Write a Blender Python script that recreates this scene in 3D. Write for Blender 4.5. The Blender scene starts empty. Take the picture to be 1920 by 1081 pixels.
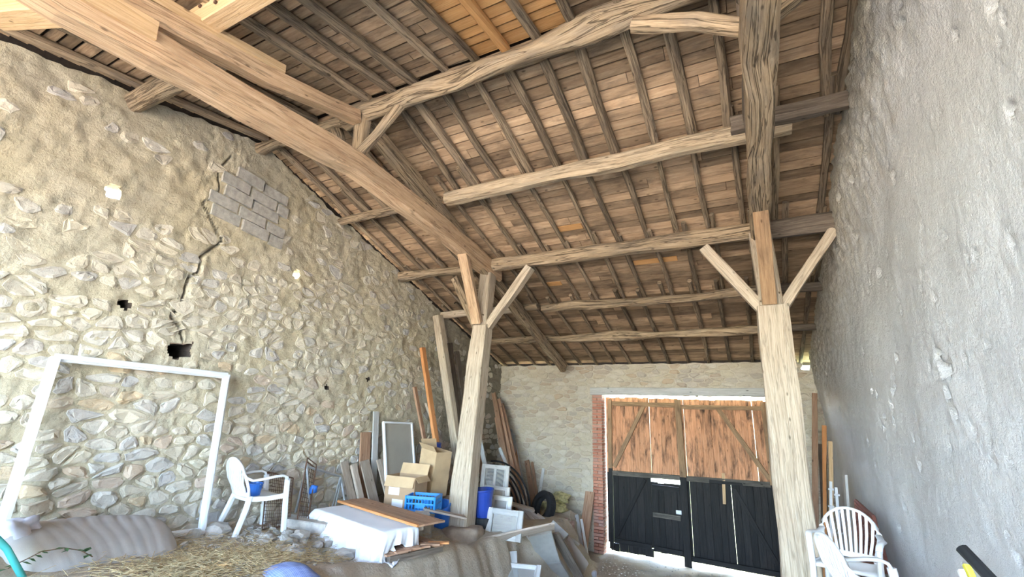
import bpy, bmesh, math, random
from mathutils import Vector, Matrix, Euler, noise
R = random.Random(11)
V3 = Vector
sc = bpy.context.scene
COL = sc.collection

# ------------------------------------------------------------------ camera, sky, sun, exposure
FPX, PITCH, YAW, ROLL, CAMZ = 849.57, .2686, .4874, .0378, 2.9573
fwd = V3((-math.sin(YAW)*math.cos(PITCH), math.cos(YAW)*math.cos(PITCH), math.sin(PITCH)))
rgt = V3((math.cos(YAW), math.sin(YAW), 0)); upv = rgt.cross(fwd)
rgt2 = rgt*math.cos(ROLL)+upv*math.sin(ROLL); up2 = upv*math.cos(ROLL)-rgt*math.sin(ROLL)
CAM = V3((0, 0, CAMZ))
cam = bpy.data.cameras.new('camera'); camo = bpy.data.objects.new('camera', cam); COL.objects.link(camo)
cam.sensor_fit = 'HORIZONTAL'; cam.sensor_width = 36; cam.lens = FPX/1920*36; cam.clip_start = .05; cam.clip_end = 300
mw = Matrix((rgt2, up2, -fwd)).transposed().to_4x4(); mw.translation = CAM; camo.matrix_world = mw
sc.camera = camo
world = bpy.data.worlds.new('sky'); sc.world = world; world.use_nodes = True
wn = world.node_tree; bg = wn.nodes['Background']
sky = wn.nodes.new('ShaderNodeTexSky'); sky.sky_type = 'NISHITA'; sky.sun_disc = False
sky.sun_elevation = math.radians(48); sky.sun_rotation = math.radians(-80); sky.air_density = 1.0; sky.dust_density = 1.6
wn.links.new(sky.outputs[0], bg.inputs[0]); bg.inputs[1].default_value = .72
sl = bpy.data.lights.new('sun', 'SUN'); sl.energy = 4.9; sl.angle = .01; sl.color = (1, .93, .82)
so = bpy.data.objects.new('sun', sl); COL.objects.link(so); so.location = (-20, 2, 25)
so.rotation_euler = V3((-1, .12, 1.15)).to_track_quat('Z', 'Y').to_euler()
vs = sc.view_settings; vs.view_transform = 'Standard'; vs.look = 'None'; vs.gamma = 1; vs.use_curve_mapping = False
vs.exposure = 3.64

# ------------------------------------------------------------------ node helpers and materials
def newmat(name):
    m = bpy.data.materials.new(name); m.use_nodes = True; nt = m.node_tree
    return m, nt, nt.nodes['Principled BSDF']
def nd(nt, t, **kw):
    n = nt.nodes.new(t)
    for k, v in kw.items():
        if k.startswith('i_'):
            key = k[2:]; key = int(key) if key.isdigit() else key.replace('_', ' ')
            n.inputs[key].default_value = v
        else: setattr(n, k, v)
    return n
def ramp(nt, fac, stops):
    r = nt.nodes.new('ShaderNodeValToRGB'); e = r.color_ramp.elements
    while len(e) < len(stops): e.new(.5)
    for el, (p, c) in zip(e, stops): el.position = p; el.color = (c[0], c[1], c[2], 1)
    nt.links.new(fac, r.inputs[0]); return r.outputs[0]
def mix(nt, fac, a, b, mode='MIX'):
    n = nd(nt, 'ShaderNodeMix', data_type='RGBA', blend_type=mode)
    for sock, v in ((n.inputs[0], fac), (n.inputs[6], a), (n.inputs[7], b)):
        if hasattr(v, 'links'): nt.links.new(v, sock)
        elif isinstance(v, (int, float)): sock.default_value = v
        else: sock.default_value = (v[0], v[1], v[2], 1)
    return n.outputs[2]
def bump(nt, b, h, strength=.4, dist=.02):
    n = nd(nt, 'ShaderNodeBump', i_Strength=strength, i_Distance=dist); nt.links.new(h, n.inputs['Height'])
    nt.links.new(n.outputs[0], b.inputs['Normal'])
def tnoise(nt, vec, scale, detail=5, rough=.6, dist=0):
    n = nd(nt, 'ShaderNodeTexNoise', i_Scale=scale, i_Detail=detail, i_Roughness=rough, i_Distortion=dist)
    if vec is not None: nt.links.new(vec, n.inputs['Vector'])
    return n.outputs[0]
def wpos(nt): return nd(nt, 'ShaderNodeNewGeometry').outputs['Position']

def wood(name, dark, mid, light, stain=(.10, .085, .07), stain_amt=.45, knots=True, rough=.85, vary=.35, grain=1.0, crack=.0, bst=.5):
    m, nt, b = newmat(name); L = nt.links
    uv = nd(nt, 'ShaderNodeTexCoord').outputs['UV']
    oi = nd(nt, 'ShaderNodeObjectInfo').outputs['Random']
    sc_ = nd(nt, 'ShaderNodeMath', operation='MULTIPLY'); L.new(oi, sc_.inputs[0]); sc_.inputs[1].default_value = 57.
    add = nd(nt, 'ShaderNodeVectorMath', operation='ADD'); L.new(uv, add.inputs[0]); L.new(sc_.outputs[0], add.inputs[1])
    mp = nd(nt, 'ShaderNodeMapping'); mp.inputs['Scale'].default_value = (1.1, 22*grain, 1); L.new(add.outputs[0], mp.inputs[0])
    g = tnoise(nt, mp.outputs[0], 2.2, 7, .62, .9)
    mp2 = nd(nt, 'ShaderNodeMapping'); mp2.inputs['Scale'].default_value = (1.2, 4, 1); L.new(add.outputs[0], mp2.inputs[0])
    s = tnoise(nt, mp2.outputs[0], 1.6, 5, .65, .4)
    col = ramp(nt, g, [(.28, dark), (.5, mid), (.72, light)])
    sf = ramp(nt, s, [(.46, (0, 0, 0)), (.68, (stain_amt,)*3)])
    col = mix(nt, sf, col, stain)
    h = g
    if knots:
        mp3 = nd(nt, 'ShaderNodeMapping'); mp3.inputs['Scale'].default_value = (2.2, 5, 1); L.new(add.outputs[0], mp3.inputs[0])
        vo = nd(nt, 'ShaderNodeTexVoronoi', i_Scale=1.6); L.new(mp3.outputs[0], vo.inputs['Vector'])
        kf = ramp(nt, vo.outputs['Distance'], [(.05, (.8,)*3), (.12, (0, 0, 0))])
        col = mix(nt, kf, col, [c*.35 for c in dark])
    if crack:
        mp4 = nd(nt, 'ShaderNodeMapping'); mp4.inputs['Scale'].default_value = (.55, 13, 1); L.new(add.outputs[0], mp4.inputs[0])
        cr = tnoise(nt, mp4.outputs[0], 1.5, 4, .55, .5)
        cf = ramp(nt, cr, [(.455, (0, 0, 0)), (.478, (crack,)*3), (.492, (crack,)*3), (.51, (0, 0, 0))])
        col = mix(nt, cf, col, [c*.3 for c in dark])
        mm = nd(nt, 'ShaderNodeMath', operation='SUBTRACT'); L.new(g, mm.inputs[0]); L.new(cf, mm.inputs[1]); h = mm.outputs[0]
    hv = nd(nt, 'ShaderNodeHueSaturation'); L.new(col, hv.inputs['Color'])
    mr = nd(nt, 'ShaderNodeMapRange'); L.new(oi, mr.inputs[0]); mr.inputs[3].default_value = 1-vary; mr.inputs[4].default_value = 1+vary
    L.new(mr.outputs[0], hv.inputs['Value'])
    L.new(hv.outputs[0], b.inputs['Base Color']); b.inputs['Roughness'].default_value = rough
    b.inputs['Specular IOR Level'].default_value = .25
    bump(nt, b, h, bst, .016)
    return m
def plain(name, col, rough=.5, metal=0, noise_amt=.12, nscale=6, spec=.4, bumpy=0, bscale=60):
    m, nt, b = newmat(name); L = nt.links
    n = tnoise(nt, wpos(nt), nscale, 4)
    c = mix(nt, ramp(nt, n, [(.35, (0,)*3), (.75, (1,)*3)]), col, [x*(1-noise_amt*2) for x in col])
    L.new(c, b.inputs['Base Color']); b.inputs['Roughness'].default_value = rough; b.inputs['Metallic'].default_value = metal
    b.inputs['Specular IOR Level'].default_value = spec
    if bumpy: bump(nt, b, tnoise(nt, wpos(nt), bscale, 3), bumpy, .01)
    return m
def masonry(name, mort_a, mort_b, spots, bscale=22, bstr=.75, dark_end=False):
    m, nt, b = newmat(name); L = nt.links; p = wpos(nt)
    n1 = tnoise(nt, p, .8, 4); n2 = tnoise(nt, p, 9, 6, .7); n3 = tnoise(nt, p, bscale, 8, .72)
    col = mix(nt, ramp(nt, n1, [(.35, (0,)*3), (.65, (1,)*3)]), mort_a, mort_b)
    col = mix(nt, ramp(nt, n2, [(.4, (0,)*3), (.75, (.75,)*3)]), col, spots)
    col = mix(nt, ramp(nt, n3, [(.30, (.6,)*3), (.44, (0,)*3)]), col, [c*.45 for c in spots])
    if dark_end:      # darker brown tone on the last stretch of wall toward the back corner
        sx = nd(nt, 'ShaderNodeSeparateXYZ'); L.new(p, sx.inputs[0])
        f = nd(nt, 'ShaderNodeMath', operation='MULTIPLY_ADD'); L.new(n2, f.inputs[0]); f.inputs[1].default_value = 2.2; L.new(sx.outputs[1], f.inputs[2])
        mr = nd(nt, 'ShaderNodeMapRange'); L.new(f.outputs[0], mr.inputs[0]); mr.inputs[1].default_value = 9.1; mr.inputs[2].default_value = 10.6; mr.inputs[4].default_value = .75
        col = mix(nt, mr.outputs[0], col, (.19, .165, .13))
    L.new(col, b.inputs['Base Color']); b.inputs['Roughness'].default_value = .95; b.inputs['Specular IOR Level'].default_value = .15
    ad = nd(nt, 'ShaderNodeMath', operation='ADD'); L.new(n2, ad.inputs[0]); L.new(n3, ad.inputs[1])
    bump(nt, b, ad.outputs[0], bstr, .035)
    return m
def stonemat(name, stops):
    m, nt, b = newmat(name); L = nt.links; p = wpos(nt)
    at = nd(nt, 'ShaderNodeAttribute', attribute_name='tint').outputs['Fac']
    r = ramp(nt, at, stops); r.node.color_ramp.interpolation = 'LINEAR'
    n2 = tnoise(nt, p, 11, 6, .7); n3 = tnoise(nt, p, 30, 6, .7)
    col = mix(nt, ramp(nt, n2, [(.4, (0,)*3), (.8, (.55,)*3)]), r, (.50, .46, .38))
    col = mix(nt, ramp(nt, n3, [(.25, (.5,)*3), (.45, (0,)*3)]), col, (.25, .22, .18))
    L.new(col, b.inputs['Base Color']); b.inputs['Roughness'].default_value = .92; b.inputs['Specular IOR Level'].default_value = .2
    bump(nt, b, n2, .6, .03)
    return m

M = {}
M['old'] = wood('weathered_grey_timber', (.20, .145, .09), (.36, .27, .175), (.52, .41, .28), (.17, .145, .12), .6, vary=.2, crack=.8, bst=.8)
M['purl'] = wood('pale_purlin_timber', (.26, .195, .125), (.42, .33, .225), (.55, .45, .32), (.22, .19, .15), .5, vary=.08, crack=.6, bst=.6)
M['tie'] = wood('sawn_oak_timber', (.42, .27, .16), (.57, .40, .25), (.68, .51, .35), (.33, .20, .12), .5, vary=.08, crack=.45)
M['fresh'] = wood('fresh_sawn_timber', (.47, .31, .16), (.60, .42, .24), (.68, .51, .32), (.45, .30, .17), .3, vary=.1)
M['post'] = wood('pale_dusty_timber', (.34, .27, .19), (.50, .42, .32), (.62, .55, .44), (.36, .27, .20), .4, vary=.06, crack=.35, bst=.5)
M['rafter'] = wood('rafter_timber', (.13, .095, .065), (.26, .195, .13), (.40, .31, .21), (.12, .10, .085), .6, vary=.34, crack=.6, bst=.7)
M['plank'] = wood('roof_board', (.245, .16, .095), (.35, .24, .15), (.45, .33, .215), (.085, .06, .042), .68, vary=.48, grain=.6)
M['plank_new'] = wood('new_roof_board', (.40, .20, .075), (.52, .28, .11), (.60, .36, .17), (.36, .19, .08), .3, vary=.15)
M['doorup'] = wood('orange_door_board', (.38, .17, .08), (.62, .31, .17), (.70, .40, .24), (.06, .04, .03), .95, vary=.14)
M['doorlow'] = wood('black_tarred_board', (.006, .006, .007), (.014, .013, .013), (.028, .025, .023), (.01, .01, .01), .5, vary=.3, rough=.6)
M['doorrail'] = wood('brown_door_rail', (.20, .12, .065), (.33, .21, .12), (.43, .29, .17), (.10, .07, .05), .5, vary=.12)
M['railgrey'] = wood('greyed_door_rail', (.05, .045, .04), (.11, .10, .085), (.20, .175, .145), (.03, .03, .03), .6, vary=.1)
M['board'] = wood('greyish_board', (.26, .21, .17), (.40, .335, .275), (.52, .45, .38), (.27, .21, .16), .4, vary=.2)
M['orange'] = wood('orange_board', (.42, .17, .06), (.58, .26, .10), (.66, .34, .15), (.40, .16, .07), .3, vary=.08)
M['brown'] = wood('brown_board', (.23, .125, .075), (.37, .22, .14), (.46, .31, .21), (.20, .12, .08), .4, vary=.18)
M['dark'] = wood('dark_board', (.075, .06, .045), (.15, .12, .095), (.23, .19, .15), (.06, .05, .04), .5, vary=.2)
M['panelwood'] = wood('varnished_board', (.34, .18, .10), (.46, .28, .17), (.53, .36, .24), (.36, .22, .14), .4, vary=.1)
M['whitewood'] = wood('white_painted_wood', (.50, .49, .46), (.66, .66, .64), (.78, .79, .79), (.42, .38, .32), .45, vary=.06)
M['greywood'] = wood('grey_painted_wood', (.36, .36, .35), (.47, .47, .46), (.56, .56, .55), (.30, .28, .25), .4, vary=.1)
M['mortL'] = masonry('yellowish_lime_mortar', (.53, .465, .325), (.56, .51, .40), (.44, .385, .285), dark_end=True)
M['mortB'] = masonry('pale_lime_mortar', (.58, .52, .41), (.63, .58, .48), (.44, .38, .29), 26, .6)
M['stoneL'] = stonemat('rubble_stone', [(0, (.60, .54, .42)), (.25, (.52, .465, .375)), (.45, (.57, .525, .44)), (.62, (.49, .46, .42)), (.75, (.45, .435, .42)), (.86, (.54, .42, .27)), (1, (.51, .41, .345))])
M['stoneB'] = stonemat('coursed_stone', [(0, (.60, .54, .42)), (.3, (.52, .45, .34)), (.55, (.64, .59, .50)), (.75, (.46, .41, .35)), (.9, (.52, .40, .28)), (1, (.42, .38, .35))])
M['concrete'] = plain('concrete_block', (.47, .45, .405), .95, 0, .2, 14, .1, .5, 70)
M['dirt'] = masonry('dry_earth', (.49, .42, .33), (.54, .475, .385), (.41, .34, .25), 18, .6)
M['yard'] = plain('sunlit_gravel', (.60, .49, .35), .95, 0, .15, 2, .1)
M['grass'] = plain('grass', (.36, .42, .22), .9, 0, .3, 4, .1)
M['white'] = plain('white_plastic', (.80, .82, .84), .35, 0, .04, 5, .5)
M['whitepvc'] = plain('white_pvc', (.78, .81, .84), .3, 0, .05, 3, .5)
M['blue'] = plain('blue_plastic', (.03, .17, .62), .4, 0, .06, 5, .5)
M['cratebl'] = plain('crate_blue_plastic', (.02, .24, .68), .35, 0, .05, 5, .5)
M['tub'] = plain('dark_blue_plastic', (.02, .06, .36), .4, 0, .1, 5, .5)
M['teal'] = plain('turquoise_paint', (.08, .52, .50), .4, 0, .08, 6, .5)
M['steel'] = plain('galvanised_steel', (.50, .53, .56), .4, .6, .15, 9, .5)
M['greymetal'] = plain('grey_zinc_tube', (.36, .40, .43), .45, .5, .15, 9, .5)
M['rust'] = plain('rusty_wire', (.16, .09, .06), .9, .2, .2, 20, .3)
M['rubber'] = plain('black_rubber', (.022, .022, .024), .75, 0, .2, 10, .3)
M['black'] = plain('black_plastic', (.03, .035, .04), .5, 0, .2, 10, .4)
M['yellow'] = plain('yellow_paint', (.70, .66, .06), .5, 0, .1, 8, .4)
M['card'] = plain('cardboard', (.42, .285, .175), .9, 0, .08, 4, .15)
M['cardin'] = plain('pale_cardboard', (.55, .40, .24), .9, 0, .1, 4, .15)
M['paper'] = plain('white_paper', (.80, .80, .80), .8, 0, .02, 4, .2)
M['panel'] = plain('beige_panel', (.37, .35, .30), .7, 0, .05, 3, .3)
M['slab'] = plain('grey_slab', (.42, .41, .38), .85, 0, .1, 5, .2, .2, 90)
M['cloth'] = plain('white_sheet', (.80, .83, .88), .9, 0, .03, 3, .1)
M['matt'] = plain('grey_mattress_ticking', (.44, .42, .395), .95, 0, .1, 3, .1, .15, 150)
M['wicker'] = plain('red_brown_wicker', (.22, .085, .065), .7, 0, .2, 30, .3)
M['straw'] = plain('straw', (.58, .45, .25), .8, 0, .25, 40, .2)
M['leaf'] = plain('leaf_green', (.05, .13, .045), .5, 0, .2, 20, .4)
M['stem'] = plain('brown_stem', (.12, .08, .05), .9, 0, .2, 20, .2)
M['tile'] = plain('roof_tile_underside', (.035, .024, .018), .95, 0, .2, 3, .1)
M['rag'] = plain('pale_rag', (.62, .62, .68), .95, 0, .1, 8, .1)
M['gap_shade'] = plain('painted_gap_shade', (.06, .05, .045), .95, 0, .2, 30, .1)  # near-black colour paints the shade of closed holes and wall-top gaps
M['bagred'] = plain('red_white_bag', (.62, .42, .38), .6, 0, .3, 14, .3)
M['bagyel'] = plain('yellow_bag', (.66, .60, .30), .6, 0, .35, 12, .3)
M['padst'] = plain('pinkish_boulder', (.46, .37, .29), .95, 0, .25, 5, .15, .6, 18)
M['pebble'] = plain('pale_rubble', (.54, .50, .44), .95, 0, .2, 9, .15, .4, 50)
m, nt, b = newmat('brick_red'); M['brick'] = m
oi = nd(nt, 'ShaderNodeObjectInfo').outputs['Random']
c = ramp(nt, oi, [(0, (.40, .15, .095)), (.4, (.50, .215, .14)), (.75, (.56, .28, .20)), (1, (.44, .25, .20))])
c = mix(nt, ramp(nt, tnoise(nt, wpos(nt), 14, 5, .7), [(.5, (0,)*3), (.8, (.5,)*3)]), c, (.56, .47, .41))
nt.links.new(c, b.inputs['Base Color']); b.inputs['Roughness'].default_value = .9; bump(nt, b, tnoise(nt, wpos(nt), 60, 4), .4, .01)
# right wall: grey cement render, browner and stained near its roof edge (old stain with its own shape)
m, nt, b = newmat('grey_cement_render'); M['render'] = m; p = wpos(nt); L = nt.links
n1 = tnoise(nt, p, .7, 5, .6, .6); n2 = tnoise(nt, p, 5, 7, .7); n3 = tnoise(nt, p, 40, 6, .75)
col = mix(nt, ramp(nt, n1, [(.38, (0,)*3), (.64, (1,)*3)]), (.60, .605, .61), (.68, .69, .70))
col = mix(nt, ramp(nt, n2, [(.42, (0,)*3), (.7, (.5,)*3)]), col, (.52, .52, .52))
col = mix(nt, ramp(nt, n3, [(.28, (.6,)*3), (.42, (0,)*3)]), col, (.32, .31, .30))
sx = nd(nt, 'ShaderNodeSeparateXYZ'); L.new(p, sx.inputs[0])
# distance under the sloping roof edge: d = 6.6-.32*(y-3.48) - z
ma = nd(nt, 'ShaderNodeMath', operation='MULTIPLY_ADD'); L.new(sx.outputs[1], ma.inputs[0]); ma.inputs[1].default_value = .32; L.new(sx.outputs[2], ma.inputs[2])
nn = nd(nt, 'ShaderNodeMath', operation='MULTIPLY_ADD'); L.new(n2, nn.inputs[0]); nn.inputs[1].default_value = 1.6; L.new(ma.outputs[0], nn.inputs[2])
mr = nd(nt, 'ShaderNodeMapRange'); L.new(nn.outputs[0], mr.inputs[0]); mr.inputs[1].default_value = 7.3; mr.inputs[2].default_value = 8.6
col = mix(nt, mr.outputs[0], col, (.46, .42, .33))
L.new(col, b.inputs['Base Color']); b.inputs['Roughness'].default_value = .95; b.inputs['Specular IOR Level'].default_value = .15
ad = nd(nt, 'ShaderNodeMath', operation='MULTIPLY_ADD'); L.new(n3, ad.inputs[0]); ad.inputs[1].default_value = .5; L.new(n2, ad.inputs[2]); bump(nt, b, ad.outputs[0], .8, .04)
# blue plaid
m, nt, b = newmat('blue_plaid_fabric'); M['plaid'] = m; L = nt.links
uv = nd(nt, 'ShaderNodeTexCoord').outputs['UV']; col = (.10, .16, .42)
for ax, s in (('X', 9), ('Y', 9), ('X', 38), ('Y', 38)):
    w = nd(nt, 'ShaderNodeTexWave', wave_type='BANDS', bands_direction=ax, i_Scale=s/6.28*2, i_Distortion=0.); L.new(uv, w.inputs[0])
    f = ramp(nt, w.outputs[0], [(.55, (0,)*3), (.7, (.45,)*3)]); col = mix(nt, f, col, (.36, .44, .70) if s > 20 else (.20, .27, .55))
L.new(col, b.inputs['Base Color']); b.inputs['Roughness'].default_value = .95
# dull window glass
m, nt, b = newmat('dusty_glass'); M['glass'] = m
b.inputs['Base Color'].default_value = (.55, .56, .55, 1); b.inputs['Roughness'].default_value = .12; b.inputs['Alpha'].default_value = .35

# ------------------------------------------------------------------ mesh helpers (points are given in world metres)
def tag(o, label=None, cat=None, group=None, kind=None):
    for k, v in (('label', label), ('category', cat), ('group', group), ('kind', kind)):
        if v: o[k] = v
    return o
def empty(name, loc, label, cat=None, group=None, kind=None):
    o = bpy.data.objects.new(name, None); COL.objects.link(o); o.location = loc; o.empty_display_size = .1
    return tag(o, label, cat, group, kind)
def wloc(o):
    p = V3(o.location)
    while o.parent: o = o.parent; p += V3(o.location)
    return p
def mk(name, V, F, mat, parent=None, label=None, cat=None, group=None, kind=None, uv=None, smooth=False, tint=None):
    V = [V3(v) for v in V]
    lo = V3([min(v[i] for v in V) for i in range(3)]); hi = V3([max(v[i] for v in V) for i in range(3)])
    org = (lo+hi)/2
    if parent is None: org.z = lo.z
    me = bpy.data.meshes.new(name); me.from_pydata([v-org for v in V], [], F)
    if uv:
        l = me.uv_layers.new(name='UVMap'); k = 0
        for f in uv:
            for c in f: l.data[k].uv = c; k += 1
    if tint is not None:
        a = me.attributes.new('tint', 'FLOAT', 'FACE')
        a.data.foreach_set('value', tint if isinstance(tint, list) else [tint]*len(F))
    if smooth: me.polygons.foreach_set('use_smooth', [True]*len(F))
    me.materials.append(mat); me.update()
    o = bpy.data.objects.new(name, me); COL.objects.link(o)
    if parent is not None: o.parent = parent; o.location = org-wloc(parent)
    else: o.location = org
    return tag(o, label, cat, group, kind)
class Geo:
    def __init__(s): s.V = []; s.F = []; s.U = []; s.T = []
    def add(s, V, F, U=None, t=0.):
        o = len(s.V); s.V += [V3(v) for v in V]; s.F += [tuple(i+o for i in f) for f in F]
        s.U += U if U else [[(0, 0)]*len(f) for f in F]; s.T += [t]*len(F)
        return s
    def out(s, name, mat, parent=None, label=None, cat=None, group=None, kind=None, smooth=False, tint=False):
        return mk(name, s.V, s.F, mat, parent, label, cat, group, kind, s.U, smooth, s.T if tint else None)
def poly_at(pts, t):
    ls = [(pts[i+1]-pts[i]).length for i in range(len(pts)-1)]; tot = sum(ls); d = t*tot
    for i, l in enumerate(ls):
        if d <= l or i == len(ls)-1: return pts[i].lerp(pts[i+1], min(1, d/max(l, 1e-6))), (pts[i+1]-pts[i]).normalized()
        d -= l
def sweep(pts, w, h, n=1, cham=0., wob=0., side=None, taper=(1, 1), seed=None, rnd=0, mx=None, sm=False):
    """a timber, board, bar or tube: section w x h carried along pts; UV u = length"""
    pts = [V3(p) for p in pts]
    if mx is not None: pts = [mx @ p for p in pts]
    if side is not None and mx is not None: side = mx.to_3x3() @ V3(side)
    L = sum((pts[i+1]-pts[i]).length for i in range(len(pts)-1))
    if rnd: sec = [(math.cos(a)*w/2, math.sin(a)*h/2) for a in [2*math.pi*k/rnd for k in range(rnd)]]
    elif cham:
        c = cham*min(w, h); a, bb = w/2, h/2
        sec = [(a, -bb+c), (a, bb-c), (a-c, bb), (-a+c, bb), (-a, bb-c), (-a, -bb+c), (-a+c, -bb), (a-c, -bb)]
    else: sec = [(w/2, -h/2), (w/2, h/2), (-w/2, h/2), (-w/2, -h/2)]
    ns = len(sec); per = [0]
    for k in range(ns): per.append(per[-1]+math.dist(sec[k], sec[(k+1) % ns]))
    sd = R.random()*100 if seed is None else seed
    if n <= 1 and len(pts) > 2: ts = None
    V = []; us = []
    if len(pts) > 2:
        cum = [0]
        for i in range(len(pts)-1): cum.append(cum[-1]+(pts[i+1]-pts[i]).length)
        ts = sorted(set([c/L for c in cum] + [i/n for i in range(n+1)])) if n > 1 else [c/L for c in cum]
    else: ts = [i/n for i in range(n+1)]
    for t in ts:
        p, tg = poly_at(pts, t)
        if len(pts) > 2:
            _, t2 = poly_at(pts, min(1, t+.02)); _, t1 = poly_at(pts, max(0, t-.02)); tg = (t1+t2).normalized()
        if side is not None: s_ = V3(side); s_ = (s_-tg*s_.dot(tg)).normalized()
        else:
            ref = V3((0, 0, 1)) if abs(tg.z) < .9 else V3((0, 1, 0))
            s_ = tg.cross(ref).normalized()
        u_ = s_.cross(tg)
        k = taper[0]+(taper[1]-taper[0])*t
        for j, (a, bb) in enumerate(sec):
            q = p+s_*a*k+u_*bb*k
            if wob:
                q += V3((noise.noise((t*L*1.3+sd, j*.35, 1.)), noise.noise((t*L*1.3+sd, j*.35, 7.)), noise.noise((t*L*1.3+sd, j*.35, 13.))))*wob
            V.append(q)
        us.append(t*L)
    F = []; U = []; nr = len(ts)
    for i in range(nr-1):
        for j in range(ns):
            k = (j+1) % ns
            F.append((i*ns+j, i*ns+k, (i+1)*ns+k, (i+1)*ns+j)); U.append([(us[i], per[j]), (us[i], per[j+1]), (us[i+1], per[j+1]), (us[i+1], per[j])])
    F.append(tuple(reversed(range(ns)))); U.append([(s[0]*.3, s[1]) for s in reversed(sec)])
    F.append(tuple((nr-1)*ns+j for j in range(ns))); U.append([(s[0]*.3, s[1]) for s in sec])
    return V, F, U
def beam(name, pts, w, h, mat, parent=None, label=None, cat=None, group=None, kind=None, smooth=False, **k):
    return Geo().add(*sweep(pts, w, h, **k)).out(name, mat, parent, label, cat, group, kind, smooth)
def boxg(c, s, mx=None):
    c = V3(c); P = []
    for dx in (-.5, .5):
        for dy in (-.5, .5):
            for dz in (-.5, .5):
                v = c+V3((dx*s[0], dy*s[1], dz*s[2])); P.append(mx @ v if mx is not None else v)
    F = [(0, 1, 3, 2), (4, 6, 7, 5), (0, 4, 5, 1), (2, 3, 7, 6), (0, 2, 6, 4), (1, 5, 7, 3)]
    ax = [(1, 2), (1, 2), (0, 2), (0, 2), (0, 1), (0, 1)]; lc = [(dx*s[0], dy*s[1], dz*s[2]) for dx in (-.5, .5) for dy in (-.5, .5) for dz in (-.5, .5)]
    li = max(range(3), key=lambda i: s[i])
    U = []
    for f, a in zip(F, ax):
        a = a if a[0] == li else ((a[1], a[0]) if a[1] == li else a)
        U.append([(lc[i][a[0]], lc[i][a[1]]) for i in f])
    return P, F, U
def box(name, c, s, mat, parent=None, mx=None, **k):
    return Geo().add(*boxg(c, s, mx)).out(name, mat, parent, **k)
def TR(loc, rz=0, rx=0, ry=0): return Matrix.Translation(V3(loc)) @ Euler((rx, ry, rz), 'XYZ').to_matrix().to_4x4()
def lathe(prof, n=16, mx=None):
    V = []; F = []
    for r, z in prof:
        for k in range(n):
            a = 2*math.pi*k/n; v = V3((r*math.cos(a), r*math.sin(a), z)); V.append(mx @ v if mx is not None else v)
    for i in range(len(prof)-1):
        for k in range(n):
            j = (k+1) % n; F.append((i*n+k, i*n+j, (i+1)*n+j, (i+1)*n+k))
    return V, F
_ico = None
def rockg(c, s, seed, amp=.35, sub=2, rz=0):
    global _ico
    if _ico is None: _ico = {}
    if sub not in _ico:
        bm = bmesh.new(); bmesh.ops.create_icosphere(bm, subdivisions=sub, radius=1)
        _ico[sub] = ([v.co.copy() for v in bm.verts], [tuple(v.index for v in f.verts) for f in bm.faces]); bm.free()
    V = []; rm = Matrix.Rotation(rz, 3, 'Z')
    for v in _ico[sub][0]:
        k = 1+amp*noise.noise(v*1.1+V3((seed*7.3, seed*1.7, 0)))+amp*.4*noise.noise(v*2.7+V3((seed, 3, 1)))
        q = V3((math.copysign(abs(v.x)**.7, v.x), math.copysign(abs(v.y)**.7, v.y), math.copysign(abs(v.z)**.7, v.z)))*k
        V.append(V3(c)+rm @ V3((q.x*s[0], q.y*s[1], q.z*s[2])))
    return V, _ico[sub][1]

# ------------------------------------------------------------------ overall geometry of the barn
XL, XR, YB, YF = -6.12, 1.155, 11.09, -4.5
YR, ZR, SB, SF = 3.48, 6.70, .32, .15          # ridge line, slopes of the back and front pitch (rafter centre line)
def zr(y): return ZR-SB*(y-YR) if y > YR else ZR-SF*(YR-y)
def fbm(p, o=4):
    s = 0; a = 1.
    for i in range(o): s += a*noise.noise(p); p = p*2.03; a *= .55
    return s
def sstep(a, b, x): t = max(0, min(1, (x-a)/(b-a))); return t*t*(3-2*t)
def edge_x(y): return -3.82+.10*noise.noise(V3((y*1.4, 3.3, 0)))+.05*noise.noise(V3((y*5, 1.3, 0)))+.25*sstep(7.2, 8.4, y)
def zupper(x, y):
    z = 1.45-.085*(y-3.8)+.14*sstep(3.2, 1.2, y)*sstep(-4.6, -5.8, x)
    z -= .17*math.exp(-((x+4.0)/.42)**2-((y-6.35)/.55)**2)
    z -= .14*math.exp(-((x+4.25)/.75)**2-((y-4.45)/.5)**2)
    return z-.55*sstep(9.3, 10.6, y)*sstep(-5.4, -4.2, x)
def zlower(x, y): return 1.3*sstep(9.6, 0.5, y) if y < 9.6 else 0.
def ground(x, y, rough=True):
    zu, zl = zupper(x, y), zlower(x, y)
    e = edge_x(y); t = sstep(e+.02, e+.42+.1*noise.noise(V3((y*3, 0, 2))), x)
    if y > 9.0: t = max(t, sstep(9.2, 10.4, y)*sstep(-5.2, -4.0, x))
    z = zu+(zl-zu)*t
    if rough:
        z += .030*noise.noise(V3((x*1.7, y*1.7, 0)))+.014*noise.noise(V3((x*6, y*6, 4)))
        if .02 < t < .98: z += .07*noise.noise(V3((y*4.2, x*1.2, 9)))
    return z
def gz(x, y): return ground(x, y)

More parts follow.
